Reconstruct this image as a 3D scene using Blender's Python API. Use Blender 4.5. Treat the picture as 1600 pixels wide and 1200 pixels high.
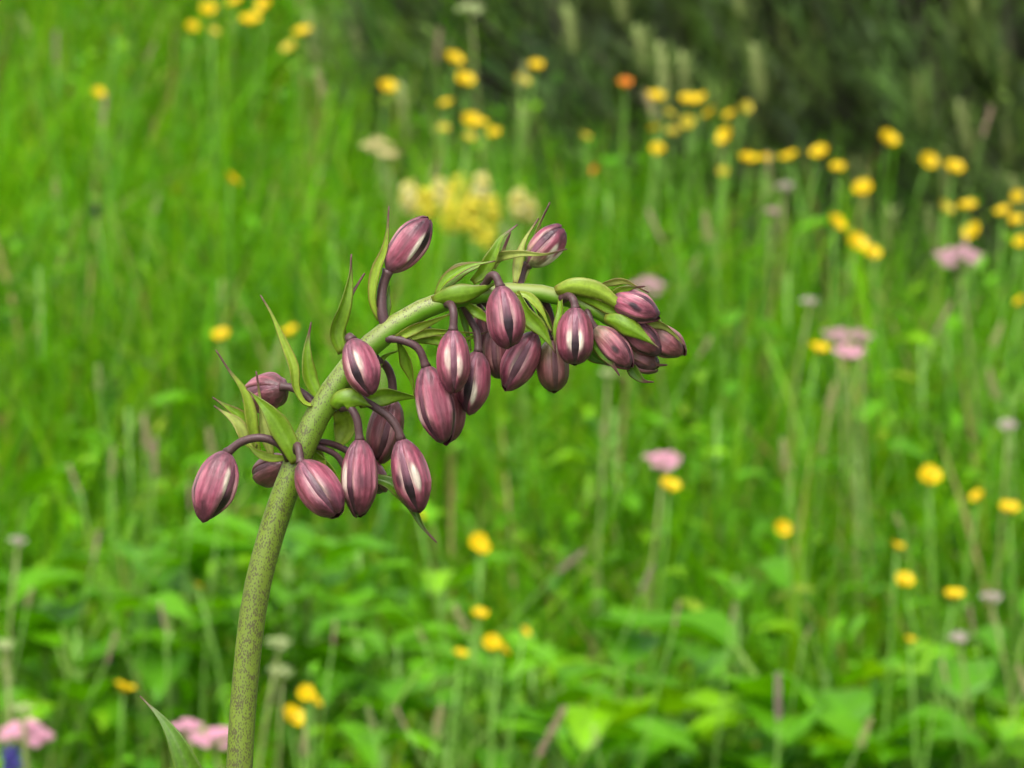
import bpy, math, random
import numpy as np
from mathutils import Vector, Matrix, Quaternion

random.seed(7)
rng = np.random.default_rng(11)
R = math.radians
for o in list(bpy.data.objects):
    bpy.data.objects.remove(o)
scene = bpy.context.scene
C = scene.collection

# ------------------------------------------------------------------ camera
CAM = Vector((0, 0, 1.75))
PITCH = R(6.0)
FPX = 10000.0                       # focal length in photo pixels (1600 wide)
FWD = Vector((0, math.cos(PITCH), -math.sin(PITCH)))
UPV = Vector((0, math.sin(PITCH), math.cos(PITCH)))
RGT = Vector((1, 0, 0))
cam_d = bpy.data.cameras.new('camera')
cam_d.sensor_width = 36.0
cam_d.lens = FPX * 36.0 / 1600.0
cam_d.clip_start = 0.05
cam_d.clip_end = 1000.0
cam_d.dof.use_dof = True
cam_d.dof.focus_distance = 2.0
cam_d.dof.aperture_fstop = 36.0
cam = bpy.data.objects.new('camera', cam_d)
cam.location = CAM
cam.rotation_euler = (R(90) - PITCH, 0, 0)
C.objects.link(cam)
scene.camera = cam

# ------------------------------------------------------------------ sky, sun, exposure
SUN_EL, SUN_AZ = R(58), R(205)      # soft light from high, a little behind the camera and to its left
world = bpy.data.worlds.new('World')
scene.world = world
world.use_nodes = True
wn, wl = world.node_tree.nodes, world.node_tree.links
wn.clear()
wo = wn.new('ShaderNodeOutputWorld')
wb = wn.new('ShaderNodeBackground')
ws = wn.new('ShaderNodeTexSky')
ws.sky_type = 'NISHITA'
ws.sun_disc = False
ws.sun_elevation = SUN_EL
ws.sun_rotation = SUN_AZ
ws.air_density = 1.0
ws.dust_density = 4.0
wh = wn.new('ShaderNodeHueSaturation')  # a veiled, milky sky
wh.inputs['Saturation'].default_value = 0.18
wb.inputs['Strength'].default_value = 0.15
wl.new(ws.outputs[0], wh.inputs['Color'])
wl.new(wh.outputs[0], wb.inputs['Color'])
wl.new(wb.outputs[0], wo.inputs['Surface'])
sun_d = bpy.data.lights.new('sun', 'SUN')
sun_d.energy = 1.2
sun_d.angle = R(25)
sun_d.color = (1.0, 0.96, 0.9)
sun = bpy.data.objects.new('sun', sun_d)
C.objects.link(sun)
# direction towards the sun
sd = Vector((math.sin(SUN_AZ) * math.cos(SUN_EL), math.cos(SUN_AZ) * math.cos(SUN_EL), math.sin(SUN_EL)))
sun.rotation_euler = sd.to_track_quat('Z', 'Y').to_euler()
scene.view_settings.view_transform = 'Standard'
scene.view_settings.look = 'None'
scene.view_settings.gamma = 1.0
scene.view_settings.use_curve_mapping = False
scene.view_settings.exposure = 1.12
scene.cycles.use_adaptive_sampling = True
scene.cycles.adaptive_threshold = 0.03
scene.cycles.max_bounces = 4
scene.cycles.diffuse_bounces = 2
scene.cycles.glossy_bounces = 1
scene.cycles.transmission_bounces = 2

# ------------------------------------------------------------------ helpers
SLOPE = 0.136                       # the meadow rises away from the camera


def ground_z(x, y):
    return SLOPE * y + 0.012 * np.sin(1.7 * x + 0.6 * y) + 0.012 * np.sin(1.3 * y - 0.8 * x)


def P(px, py, off=0.0, d0=2.0):
    """photo pixel at distance d0 (+ off, in 0.2 mm steps) along the view axis"""
    d = d0 + off * 0.0002
    return CAM + d * (FWD + RGT * ((px - 800) / FPX) + UPV * ((600 - py) / FPX))


def on_meadow(px, py, h):
    """where the ray of a pixel passes h metres above the ground"""
    r = FWD + RGT * ((px - 800) / FPX) + UPV * ((600 - py) / FPX)
    lo, hi = 2.5, 14.0
    for _ in range(40):
        m = (lo + hi) / 2
        p = CAM + m * r
        if p.z - ground_z(p.x, p.y) > h:
            lo = m
        else:
            hi = m
    return CAM + lo * r, lo


def srgb(r, g, b):
    f = lambda c: c / 255 / 12.92 if c <= 10 else ((c / 255 + 0.055) / 1.055) ** 2.4
    return np.array([f(r), f(g), f(b)])


def sstep(x, a, b):
    t = np.clip((x - a) / (b - a), 0, 1)
    return t * t * (3 - 2 * t)


def mesh_data(name, verts, faces, mat=None, cols=None, smooth=True):
    verts = np.asarray(verts, dtype=np.float32)
    me = bpy.data.meshes.new(name)
    if isinstance(faces, np.ndarray):
        nf, k = faces.shape
        me.vertices.add(len(verts))
        me.vertices.foreach_set('co', verts.ravel())
        me.loops.add(nf * k)
        me.loops.foreach_set('vertex_index', faces.astype(np.int32).ravel())
        me.polygons.add(nf)
        me.polygons.foreach_set('loop_start', np.arange(0, nf * k, k, dtype=np.int32))
        me.polygons.foreach_set('loop_total', np.full(nf, k, dtype=np.int32))
        me.update(calc_edges=True)
    else:
        me.from_pydata([tuple(map(float, v)) for v in verts], [], faces)
    if smooth:
        me.polygons.foreach_set('use_smooth', np.ones(len(me.polygons), dtype=bool))
    if cols is not None:
        cols = np.asarray(cols, dtype=np.float32)
        if cols.shape[1] == 3:
            cols = np.concatenate([cols, np.ones((len(cols), 1), np.float32)], 1)
        at = me.attributes.new('Col', 'FLOAT_COLOR', 'POINT')
        at.data.foreach_set('color', cols.ravel())
    if mat:
        me.materials.append(mat)
    me.update()
    return me


def obj(name, me, parent=None, loc=None, rot=None, scale=None):
    o = bpy.data.objects.new(name, me)
    C.objects.link(o)
    if parent:
        o.parent = parent
    if loc is not None:
        o.location = loc
    if rot is not None:
        if isinstance(rot, Quaternion):
            o.rotation_mode = 'QUATERNION'
            o.rotation_quaternion = rot
        else:
            o.rotation_euler = rot
    if scale is not None:
        o.scale = (scale,) * 3 if isinstance(scale, (int, float)) else scale
    return o


def tag(o, label=None, cat=None, group=None, kind=None):
    if label: o['label'] = label
    if cat: o['category'] = cat
    if group: o['group'] = group
    if kind: o['kind'] = kind
    return o


def catmull(pts, n):
    """resample control points (any dimension) with a Catmull-Rom spline"""
    pts = np.asarray(pts, float)
    if len(pts) == 2:
        t = np.linspace(0, 1, n)[:, None]
        return pts[0] * (1 - t) + pts[1] * t
    q = np.vstack([2 * pts[0] - pts[1], pts, 2 * pts[-1] - pts[-2]])
    seg = len(pts) - 1
    # parametrise by chord length
    L = np.r_[0, np.cumsum(np.linalg.norm(np.diff(pts[:, :3], axis=0), axis=1))]
    L /= L[-1]
    out = []
    for t in np.linspace(0, 1, n):
        i = min(np.searchsorted(L, t, 'right') - 1, seg - 1)
        u = (t - L[i]) / max(L[i + 1] - L[i], 1e-9)
        p0, p1, p2, p3 = q[i], q[i + 1], q[i + 2], q[i + 3]
        out.append(0.5 * (2 * p1 + (p2 - p0) * u + (2 * p0 - 5 * p1 + 4 * p2 - p3) * u * u + (3 * p1 - p0 - 3 * p2 + p3) * u ** 3))
    return np.array(out)


def tube(path, radii, k=10, ridges=0.0, nridge=6):
    """swept tube; returns verts, quads, ring index, angle"""
    path = np.asarray(path, float)
    n = len(path)
    radii = np.broadcast_to(radii, (n,))
    tang = np.gradient(path, axis=0)
    tang /= np.linalg.norm(tang, axis=1)[:, None]
    ref = np.array([0.0, -1.0, 0.05])
    V, F = [], []
    for i in range(n):
        t = tang[i]
        a = ref - t * ref.dot(t)
        if np.linalg.norm(a) < 0.15:
            a = np.array([0, 0, 1.0]) - t * t[2]
        a /= np.linalg.norm(a)
        b = np.cross(t, a)
        ref = a
        for j in range(k):
            ph = 2 * math.pi * j / k
            r = radii[i] * (1 + ridges * math.cos(nridge * ph))
            V.append(path[i] + r * (math.cos(ph) * a + math.sin(ph) * b))
    for i in range(n - 1):
        for j in range(k):
            F.append((i * k + j, i * k + (j + 1) % k, (i + 1) * k + (j + 1) % k, (i + 1) * k + j))
    V = np.array(V)
    # end caps
    c0, c1 = len(V), len(V) + 1
    V = np.vstack([V, path[0], path[-1]])
    for j in range(k):
        F.append((c0, (j + 1) % k, j))
        F.append((c1, (n - 1) * k + j, (n - 1) * k + (j + 1) % k))
    return V, F


# ------------------------------------------------------------------ materials
def new_mat(name):
    m = bpy.data.materials.new(name)
    m.use_nodes = True
    m.node_tree.nodes.clear()
    return m, m.node_tree.nodes, m.node_tree.links


def leafy(name, rough=0.5, transl=0.3, spec=0.4, noise_scale=300.0, noise_amt=0.25, col=None, transl_tint=(1.25, 1.2, 0.55), bump=0.0, stretch=(1, 1, 1), detail=4, mottle=0):
    """vertex colour (or one colour) with fine noise, gloss and light shining through"""
    m, n, l = new_mat(name)
    out = n.new('ShaderNodeOutputMaterial')
    pb = n.new('ShaderNodeBsdfPrincipled')
    pb.inputs['Roughness'].default_value = rough
    pb.inputs['Specular IOR Level'].default_value = spec
    if col is None:
        a = n.new('ShaderNodeAttribute'); a.attribute_name = 'Col'
        src = a.outputs['Color']
    else:
        a = n.new('ShaderNodeRGB'); a.outputs[0].default_value = (*col, 1)
        src = a.outputs[0]
    tc = n.new('ShaderNodeTexCoord')
    mp = n.new('ShaderNodeMapping'); mp.inputs['Scale'].default_value = stretch
    l.new(tc.outputs['Object'], mp.inputs['Vector'])
    nz = n.new('ShaderNodeTexNoise')
    nz.inputs['Scale'].default_value = noise_scale
    nz.inputs['Detail'].default_value = detail
    l.new(mp.outputs[0], nz.inputs['Vector'])
    mr = n.new('ShaderNodeMapRange')
    mr.inputs['From Min'].default_value = 0.25; mr.inputs['From Max'].default_value = 0.75
    mr.inputs['To Min'].default_value = 1 - noise_amt; mr.inputs['To Max'].default_value = 1 + noise_amt
    l.new(nz.outputs['Fac'], mr.inputs['Value'])
    mx = n.new('ShaderNodeMix'); mx.data_type = 'RGBA'; mx.blend_type = 'MULTIPLY'; mx.inputs['Factor'].default_value = 1
    l.new(src, mx.inputs['A']); l.new(mr.outputs[0], mx.inputs['B'])
    if mottle:
        n2 = n.new('ShaderNodeTexNoise'); n2.inputs['Scale'].default_value = 420; n2.inputs['Detail'].default_value = 6; n2.inputs['Roughness'].default_value = .7
        mp2 = n.new('ShaderNodeMapping'); mp2.inputs['Scale'].default_value = (1, 1, .4)
        l.new(tc.outputs['Object'], mp2.inputs['Vector']); l.new(mp2.outputs[0], n2.inputs['Vector'])
        m2 = n.new('ShaderNodeMapRange'); m2.inputs['From Min'].default_value = .3; m2.inputs['From Max'].default_value = .7
        m2.inputs['To Min'].default_value = 1 - mottle; m2.inputs['To Max'].default_value = 1 + mottle
        l.new(n2.outputs['Fac'], m2.inputs['Value'])
        mm = n.new('ShaderNodeMix'); mm.data_type = 'RGBA'; mm.blend_type = 'MULTIPLY'; mm.inputs['Factor'].default_value = 1
        l.new(mx.outputs['Result'], mm.inputs['A']); l.new(m2.outputs[0], mm.inputs['B'])
        l.new(mm.outputs['Result'], pb.inputs['Base Color'])
        rr_ = n.new('ShaderNodeMapRange'); rr_.inputs['To Min'].default_value = rough - .14; rr_.inputs['To Max'].default_value = rough + .14
        l.new(n2.outputs['Fac'], rr_.inputs['Value']); l.new(rr_.outputs[0], pb.inputs['Roughness'])
    else:
        l.new(mx.outputs['Result'], pb.inputs['Base Color'])
    if bump:
        bp = n.new('ShaderNodeBump'); bp.inputs['Strength'].default_value = bump; bp.inputs['Distance'].default_value = 0.0004
        l.new(nz.outputs['Fac'], bp.inputs['Height']); l.new(bp.outputs[0], pb.inputs['Normal'])
    if transl:
        tr = n.new('ShaderNodeBsdfTranslucent')
        tm = n.new('ShaderNodeMix'); tm.data_type = 'RGBA'; tm.blend_type = 'MULTIPLY'; tm.inputs['Factor'].default_value = 1
        tm.inputs['B'].default_value = (*transl_tint, 1)
        l.new(mx.outputs['Result'], tm.inputs['A']); l.new(tm.outputs['Result'], tr.inputs['Color'])
        ms = n.new('ShaderNodeMixShader'); ms.inputs[0].default_value = transl
        l.new(pb.outputs[0], ms.inputs[1]); l.new(tr.outputs[0], ms.inputs[2])
        l.new(ms.outputs[0], out.inputs['Surface'])
    else:
        l.new(pb.outputs[0], out.inputs['Surface'])
    return m


M_TEPAL = leafy('tepal_skin', rough=0.42, transl=0.06, spec=0.4, noise_scale=900, noise_amt=0.38, transl_tint=(1, .7, .8), stretch=(1, 1, 0.12), bump=0.9, mottle=0.28)
M_PEDICEL = leafy('pedicel_skin', rough=0.5, transl=0, noise_scale=1500, noise_amt=0.25, bump=0.2)
M_BRACT = leafy('bract_skin', mottle=.14, rough=0.42, transl=0.28, noise_scale=700, noise_amt=0.16, bump=0.25)
M_GRASS = leafy('grass_blades', rough=0.45, spec=0.2, transl=0.45, noise_scale=25, noise_amt=0.15, detail=0)
M_HERB = leafy('herb_leaf', rough=0.45, spec=0.28, transl=0.35, noise_scale=60, noise_amt=0.2, bump=0.3, detail=2)
M_PETAL = leafy('yellow_petal', rough=0.45, spec=0.25, transl=0.25, noise_scale=300, noise_amt=0.08, transl_tint=(1.1, 1.0, 0.5))
M_FLORET = leafy('floret_petal', rough=0.5, transl=0.4, noise_scale=400, noise_amt=0.1, transl_tint=(1, 1, 1))
M_NEEDLE = leafy('pine_needle', rough=0.55, transl=0.05, noise_scale=30, noise_amt=0.25, detail=0)
M_CANDLE = leafy('pine_candle', rough=0.7, transl=0.0, noise_scale=250, noise_amt=0.35)
M_BARK = leafy('pine_bark', rough=0.9, transl=0.0, noise_scale=60, noise_amt=0.5, col=(0.04, 0.034, 0.022), bump=1.0)
M_STALK = leafy('green_stalk', rough=0.5, transl=0.1, noise_scale=60, noise_amt=0.2)


def stem_material():
    m, n, l = new_mat('speckled_stem')
    out = n.new('ShaderNodeOutputMaterial'); pb = n.new('ShaderNodeBsdfPrincipled')
    pb.inputs['Roughness'].default_value = 0.5
    at = n.new('ShaderNodeAttribute'); at.attribute_name = 'Col'      # rgb = skin, alpha = speckle density
    tc = n.new('ShaderNodeTexCoord')
    mp = n.new('ShaderNodeMapping'); mp.inputs['Scale'].default_value = (1, 1, 0.55)
    l.new(tc.outputs['Object'], mp.inputs['Vector'])
    vo = n.new('ShaderNodeTexVoronoi'); vo.inputs['Scale'].default_value = 2000; vo.inputs['Randomness'].default_value = 1
    l.new(mp.outputs[0], vo.inputs['Vector'])
    nz = n.new('ShaderNodeTexNoise'); nz.inputs['Scale'].default_value = 420; nz.inputs['Detail'].default_value = 3
    l.new(tc.outputs['Object'], nz.inputs['Vector'])
    # dot radius depends on the density and on a patchy noise
    rad = n.new('ShaderNodeMath'); rad.operation = 'MULTIPLY'
    l.new(at.outputs['Alpha'], rad.inputs[0]); l.new(nz.outputs['Fac'], rad.inputs[1])
    sc = n.new('ShaderNodeMath'); sc.operation = 'MULTIPLY'; sc.inputs[1].default_value = 0.98
    l.new(rad.outputs[0], sc.inputs[0])
    df = n.new('ShaderNodeMath'); df.operation = 'SUBTRACT'
    l.new(sc.outputs[0], df.inputs[0]); l.new(vo.outputs['Distance'], df.inputs[1])
    mr = n.new('ShaderNodeMapRange'); mr.inputs['From Min'].default_value = -0.03; mr.inputs['From Max'].default_value = 0.12
    l.new(df.outputs[0], mr.inputs['Value'])
    mul = n.new('ShaderNodeMath'); mul.operation = 'MULTIPLY'; mul.inputs[1].default_value = 0.72
    l.new(mr.outputs[0], mul.inputs[0])
    n2 = n.new('ShaderNodeTexNoise'); n2.inputs['Scale'].default_value = 90; n2.inputs['Detail'].default_value = 3
    l.new(tc.outputs['Object'], n2.inputs['Vector'])
    m2 = n.new('ShaderNodeMapRange'); m2.inputs['To Min'].default_value = 0.75; m2.inputs['To Max'].default_value = 1.25
    l.new(n2.outputs['Fac'], m2.inputs['Value'])
    c0 = n.new('ShaderNodeMix'); c0.data_type = 'RGBA'; c0.blend_type = 'MULTIPLY'; c0.inputs['Factor'].default_value = 1
    l.new(at.outputs['Color'], c0.inputs['A']); l.new(m2.outputs[0], c0.inputs['B'])
    mx = n.new('ShaderNodeMix'); mx.data_type = 'RGBA'
    mx.inputs['B'].default_value = (*srgb(62, 42, 36), 1)
    l.new(mul.outputs[0], mx.inputs['Factor']); l.new(c0.outputs['Result'], mx.inputs['A'])
    l.new(mx.outputs['Result'], pb.inputs['Base Color'])
    bp = n.new('ShaderNodeBump'); bp.inputs['Strength'].default_value = 0.3; bp.inputs['Distance'].default_value = 0.0003
    l.new(nz.outputs['Fac'], bp.inputs['Height']); l.new(bp.outputs[0], pb.inputs['Normal'])
    l.new(pb.outputs[0], out.inputs['Surface'])
    return m


M_STEM = stem_material()


def ground_material():
    m, n, l = new_mat('meadow_soil')
    out = n.new('ShaderNodeOutputMaterial'); pb = n.new('ShaderNodeBsdfPrincipled')
    pb.inputs['Roughness'].default_value = 0.9
    tc = n.new('ShaderNodeTexCoord')
    n1 = n.new('ShaderNodeTexNoise'); n1.inputs['Scale'].default_value = 9; n1.inputs['Detail'].default_value = 8
    l.new(tc.outputs['Object'], n1.inputs['Vector'])
    cr = n.new('ShaderNodeValToRGB')
    e = cr.color_ramp.elements
    e[0].position = 0.3; e[0].color = (0.030, 0.040, 0.010, 1)
    e[1].position = 0.7; e[1].color = (0.055, 0.14, 0.018, 1)
    e2 = cr.color_ramp.elements.new(0.5); e2.color = (0.035, 0.09, 0.012, 1)
    l.new(n1.outputs['Fac'], cr.inputs[0]); l.new(cr.outputs[0], pb.inputs['Base Color'])
    bp = n.new('ShaderNodeBump'); bp.inputs['Distance'].default_value = 0.02
    l.new(n1.outputs['Fac'], bp.inputs['Height']); l.new(bp.outputs[0], pb.inputs['Normal'])
    l.new(pb.outputs[0], out.inputs['Surface'])
    return m


# ------------------------------------------------------------------ ground
def build_ground():
    xs = np.r_[np.linspace(-150, -6, 13), np.linspace(-5, 5, 41), np.linspace(6, 150, 13)]
    ys = np.r_[np.linspace(-40, -3, 8), np.linspace(-2, 14, 65), np.linspace(16, 250, 16)]
    X, Y = np.meshgrid(xs, ys)
    V = np.stack([X, Y, ground_z(X, Y)], -1).reshape(-1, 3)
    w = len(xs)
    i, j = np.meshgrid(np.arange(len(ys) - 1), np.arange(w - 1), indexing='ij')
    a = (i * w + j).ravel()
    F = np.stack([a, a + 1, a + w + 1, a + w], 1)
    o = obj('ground', mesh_data('ground', V, F, ground_material()))
    tag(o, 'sloping meadow ground under the grass', 'ground', kind='structure')


build_ground()

# shrubs: centre x, y, radius x, radius y, height
SHRUBS = [(0.24, 8.42, 0.46, 0.72, 0.95), (0.66, 7.78, 0.50, 0.76, 1.0), (1.16, 7.32, 0.60, 0.80, 1.05), (0.80, 9.0, 0.95, 0.75, 1.2)]


def in_shrub(x, y, f=1.0):
    r = np.zeros(np.shape(x), bool)
    for cx, cy, rx, ry, h in SHRUBS:
        r |= ((x - cx) / (rx * f)) ** 2 + ((y - cy) / (ry * f)) ** 2 < 1
    return r


# ------------------------------------------------------------------ grass
def blades(x, y, h, w, lean, curl, az, col, tipcol):
    """every blade: 5 levels x 2 vertices; returns verts, quads, colours"""
    n = len(x)
    t = np.linspace(0, 1, 5)
    face = rng.uniform(0, 2 * np.pi, n)
    V = np.zeros((n, 5, 2, 3)); Cc = np.zeros((n, 5, 2, 3))
    gz = ground_z(x, y) - 0.01
    for k, tt in enumerate(t):
        out = h * (lean * tt + curl * tt * tt)
        zz = h * tt * (1 - 0.35 * np.minimum(lean + curl, 1.2) * tt)
        ww = w * (0.75 + 0.6 * tt - 1.30 * tt ** 2.2) * 0.5
        ww = np.maximum(ww, 0.0002)
        for s in (0, 1):
            sg = 1 if s else -1
            V[:, k, s, 0] = x + np.cos(az) * out + sg * ww * np.cos(face)
            V[:, k, s, 1] = y + np.sin(az) * out + sg * ww * np.sin(face)
            V[:, k, s, 2] = gz + zz
            Cc[:, k, s] = col * (1 - tt * tt)[..., None] + tipcol * (tt * tt) if np.ndim(tt) else col * (1 - tt * tt) + tipcol * tt * tt
    base = np.arange(n)[:, None] * 10
    k = np.arange(4)
    q = np.stack([2 * k, 2 * k + 1, 2 * k + 3, 2 * k + 2], 1)      # 4 x 4
    F = (base[:, :, None] + q[None]).reshape(-1, 4)
    return V.reshape(-1, 3), F, Cc.reshape(-1, 3)


GREENS = np.array([srgb(92, 156, 3), srgb(78, 138, 3), srgb(116, 170, 8), srgb(58, 112, 5), srgb(98, 160, 10), srgb(66, 122, 34), srgb(134, 158, 36)])
GPROB = np.array([.26, .22, .17, .13, .12, .06, .04])


def patch(x, y, s, ph):
    return 0.5 + 0.25 * (np.sin(s * x + ph) * np.cos(s * 0.8 * y + 1.7 * ph) + np.sin(s * 0.6 * (x + y) + 2.3 * ph))


def build_grass():
    def scatter(n, y0, y1, half):
        y = rng.uniform(y0, y1, n); x = rng.uniform(-1, 1, n) * half(y)
        return x, y
    xs, ys, big = [], [], []
    x, y = scatter(52000, 3.6, 10.5, lambda y: 0.085 * y + 0.40); xs.append(x); ys.append(y)
    y = rng.uniform(3.2, 12.5, 60000); half = 0.085 * y + 0.40
    x = (half + rng.uniform(0, 1, 60000) * 1.6) * rng.choice([-1, 1], 60000); xs.append(x); ys.append(y)      # the meadow to both sides
    x, y = scatter(14000, 1.0, 12.0, lambda y: 0.0 * y + 3.2)
    xs.append(x); ys.append(y)
    x = np.concatenate(xs); y = np.concatenate(ys)
    keep = ~in_shrub(x, y, 0.93)
    # clumping
    keep &= rng.uniform(0, 1, len(x)) < 0.55 + 0.7 * patch(x, y, 9, 0.4) * patch(x, y, 23, 2.0) * 1.6
    x, y = x[keep], y[keep]
    n = len(x)
    h = rng.uniform(0.14, 0.34, n) * (0.8 + 0.45 * patch(x, y, 3.1, 1.0))
    # lower growth where the broad leaves are, in the near part
    h *= 0.68 + 0.32 * sstep(y, 4.9, 5.9)
    tall = rng.uniform(0, 1, n) < 0.05
    h[tall] *= 1.3
    w = rng.uniform(0.0034, 0.0086, n)
    lean = rng.uniform(0, 0.4, n); curl = rng.uniform(0, 0.9, n) ** 1.6
    az = rng.uniform(0, 2 * np.pi, n)
    ci = rng.choice(len(GREENS), n, p=GPROB)
    col = GREENS[ci] * rng.uniform(0.6, 1.35, n)[:, None]
    dark = patch(x, y, 6.0, 3.3)
    col *= (0.7 + 0.5 * dark)[:, None]
    dry = rng.uniform(0, 1, n) < 0.05
    col[dry] = srgb(160, 145, 95) * rng.uniform(.7, 1.1, dry.sum())[:, None]
    tip = col * np.array([1.15, 1.08, 1.1])
    V, F, Cc = blades(x, y, h, w, lean, curl, az, col, tip)
    o = obj('grass', mesh_data('grass', V, F, M_GRASS, Cc))
    tag(o, 'dense bright green meadow grass behind the lily', 'grass', kind='stuff')


build_grass()


def build_undergrowth():
    """small leaves of clover and other low herbs between the grass, far too many to count"""
    n = 12000
    y = rng.uniform(3.6, 9.8, n); x = rng.uniform(-1, 1, n) * (0.085 * y + 0.45)
    k = ~in_shrub(x, y, 0.95); x, y = x[k], y[k]; n = len(x)
    z = ground_z(x, y) + rng.uniform(0.05, 0.27, n) * (0.7 + .3 * sstep(y, 4.9, 5.9))
    L = rng.uniform(0.014, 0.04, n) * (1.15 - .4 * sstep(y, 5, 7)); W = L * rng.uniform(0.22, 0.5, n)
    az = rng.uniform(0, 2 * np.pi, n); pit = rng.uniform(-0.5, 0.9, n)
    d = np.stack([np.cos(az) * np.cos(pit), np.sin(az) * np.cos(pit), np.sin(pit)], 1)
    sdir = np.stack([-np.sin(az), np.cos(az), rng.uniform(-.4, .4, n)], 1)
    p = np.stack([x, y, z], 1)
    up = np.cross(d, sdir)
    lv = []
    for t, ww, dz in ((0, .12, 0), (.3, .9, .04), (.65, .85, .03), (1, .1, -.1)):
        for s in (-1, 0, 1):
            lv.append(p + d * (L * t)[:, None] + sdir * (W * ww * s * .5)[:, None] + up * (L * (dz + (0.10 * abs(s)) * ww))[:, None])
    V = np.stack(lv, 1).reshape(-1, 3)
    q = []
    for a in range(3):
        for b in range(2):
            q.append([a * 3 + b, a * 3 + b + 1, a * 3 + b + 4, a * 3 + b + 3])
    F = (np.arange(n)[:, None, None] * 12 + np.array(q)[None]).reshape(-1, 4)
    ci = rng.choice(len(GREENS), n, p=GPROB)
    col = GREENS[ci] * rng.uniform(.7, 1.25, n)[:, None]
    o = obj('undergrowth', mesh_data('undergrowth', V, F, M_HERB, np.repeat(col, 12, 0)))
    tag(o, 'small leaves of low herbs filling the grass', 'undergrowth', kind='stuff')


build_undergrowth()


# ------------------------------------------------------------------ broad-leaved herbs
def herb_leaf(seed, blunt):
    r = random.Random(seed)
    nu, nv = 11, 7
    V, col = [], []
    g = GREENS[r.choice([0, 1, 4, 2])] * r.uniform(.85, 1.1)
    droop = r.uniform(.3, 1.1)
    for i in range(nu):
        t = i / (nu - 1)
        wd = math.sin(math.pi * min(1, t ** (0.62 if blunt else .75))) ** 0.8 * 0.5
        # petiole blends in for the first part
        ang = -0.2 + droop * t
        xx = math.sin(t * droop) / droop
        zz = (math.cos(t * droop) - 1) / droop + 0.25 * t
        for j in range(nv):
            s = -1 + 2 * j / (nv - 1)
            wv = 0.035 * math.sin(9 * t + 3 * s + seed) * abs(s)
            V.append((xx, s * wd * (0.62 if blunt else .4), zz + (0.22 * abs(s) ** 1.4 * wd) + wv))
            vein = 1.25 if j == nv // 2 else (0.93 + 0.12 * ((i + abs(j - nv // 2)) % 2))
            col.append(g * vein)
    F = []
    for i in range(nu - 1):
        for j in range(nv - 1):
            F.append((i * nv + j, i * nv + j + 1, (i + 1) * nv + j + 1, (i + 1) * nv + j))
    b = len(V)
    pv, pf = tube(np.array([(-.35, 0, -.5), (-.12, 0, -.15), (0, 0, 0), (0.1, 0, .02)]), [.022, .02, .016, .008], 5)
    V = np.vstack([V, pv])
    col = np.vstack([col, np.repeat([srgb(130, 165, 70)], len(pv), 0)])
    F += [tuple(b + q for q in f) for f in pf]
    return mesh_data('herb_leaf', V, F, M_HERB, col)


HERB_LEAVES = [herb_leaf(i, i % 3 != 2) for i in range(7)]


def herb(px, py, h, size, nleaf):
    h, size = h + .03, size * 1.08
    p, d = on_meadow(px, py, h)
    if in_shrub(p.x, p.y, 1.0):
        return
    gz = float(ground_z(p.x, p.y))
    root = obj('broad_leaved_herb', None, loc=(p.x, p.y, gz))
    if py < 830 or (py < 910 and px > 500):
        tag(root, 'small leafy herb half hidden in the tall grass up the slope', 'herb', 'small herbs in the tall grass')
    elif px < 400:
        tag(root, 'leafy herb with drooping broad leaves in the patch above the pink umbels', 'herb', 'broad-leaved herbs above the pink umbels')
    elif px < 920:
        tag(root, 'leafy herb with broad leaves among buttercups next to the speckled stem', 'herb', 'broad-leaved herbs by the speckled stem')
    else:
        tag(root, 'leafy herb with large folded leaves in the patch under the small white umbel', 'herb', 'broad-leaved herbs under the white umbel')
    sv, sf = tube(np.array([(0, 0, -.02), (0.004, 0, h * .5), (0, 0.003, h)]), [.003, .0025, .002], 6)
    obj('stem', mesh_data('stem', sv, sf, M_STALK, np.repeat([srgb(110, 150, 60)], len(sv), 0)), root)
    a0 = random.uniform(0, 6.28)
    for k in range(nleaf):
        a = a0 + k * 2.4 + random.uniform(-.3, .3)
        s = size * random.uniform(.75, 1.25)
        zz = h * random.uniform(.45, 1.0)
        tilt = random.uniform(-.5, .35)
        q = Matrix.Rotation(a, 3, 'Z') @ Matrix.Rotation(tilt, 3, 'Y')
        at = Vector((0, 0, zz)) - q @ Vector((-.35, 0, -.5)) * s
        obj('leaf', random.choice(HERB_LEAVES), root, at, q.to_quaternion(), s)


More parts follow.
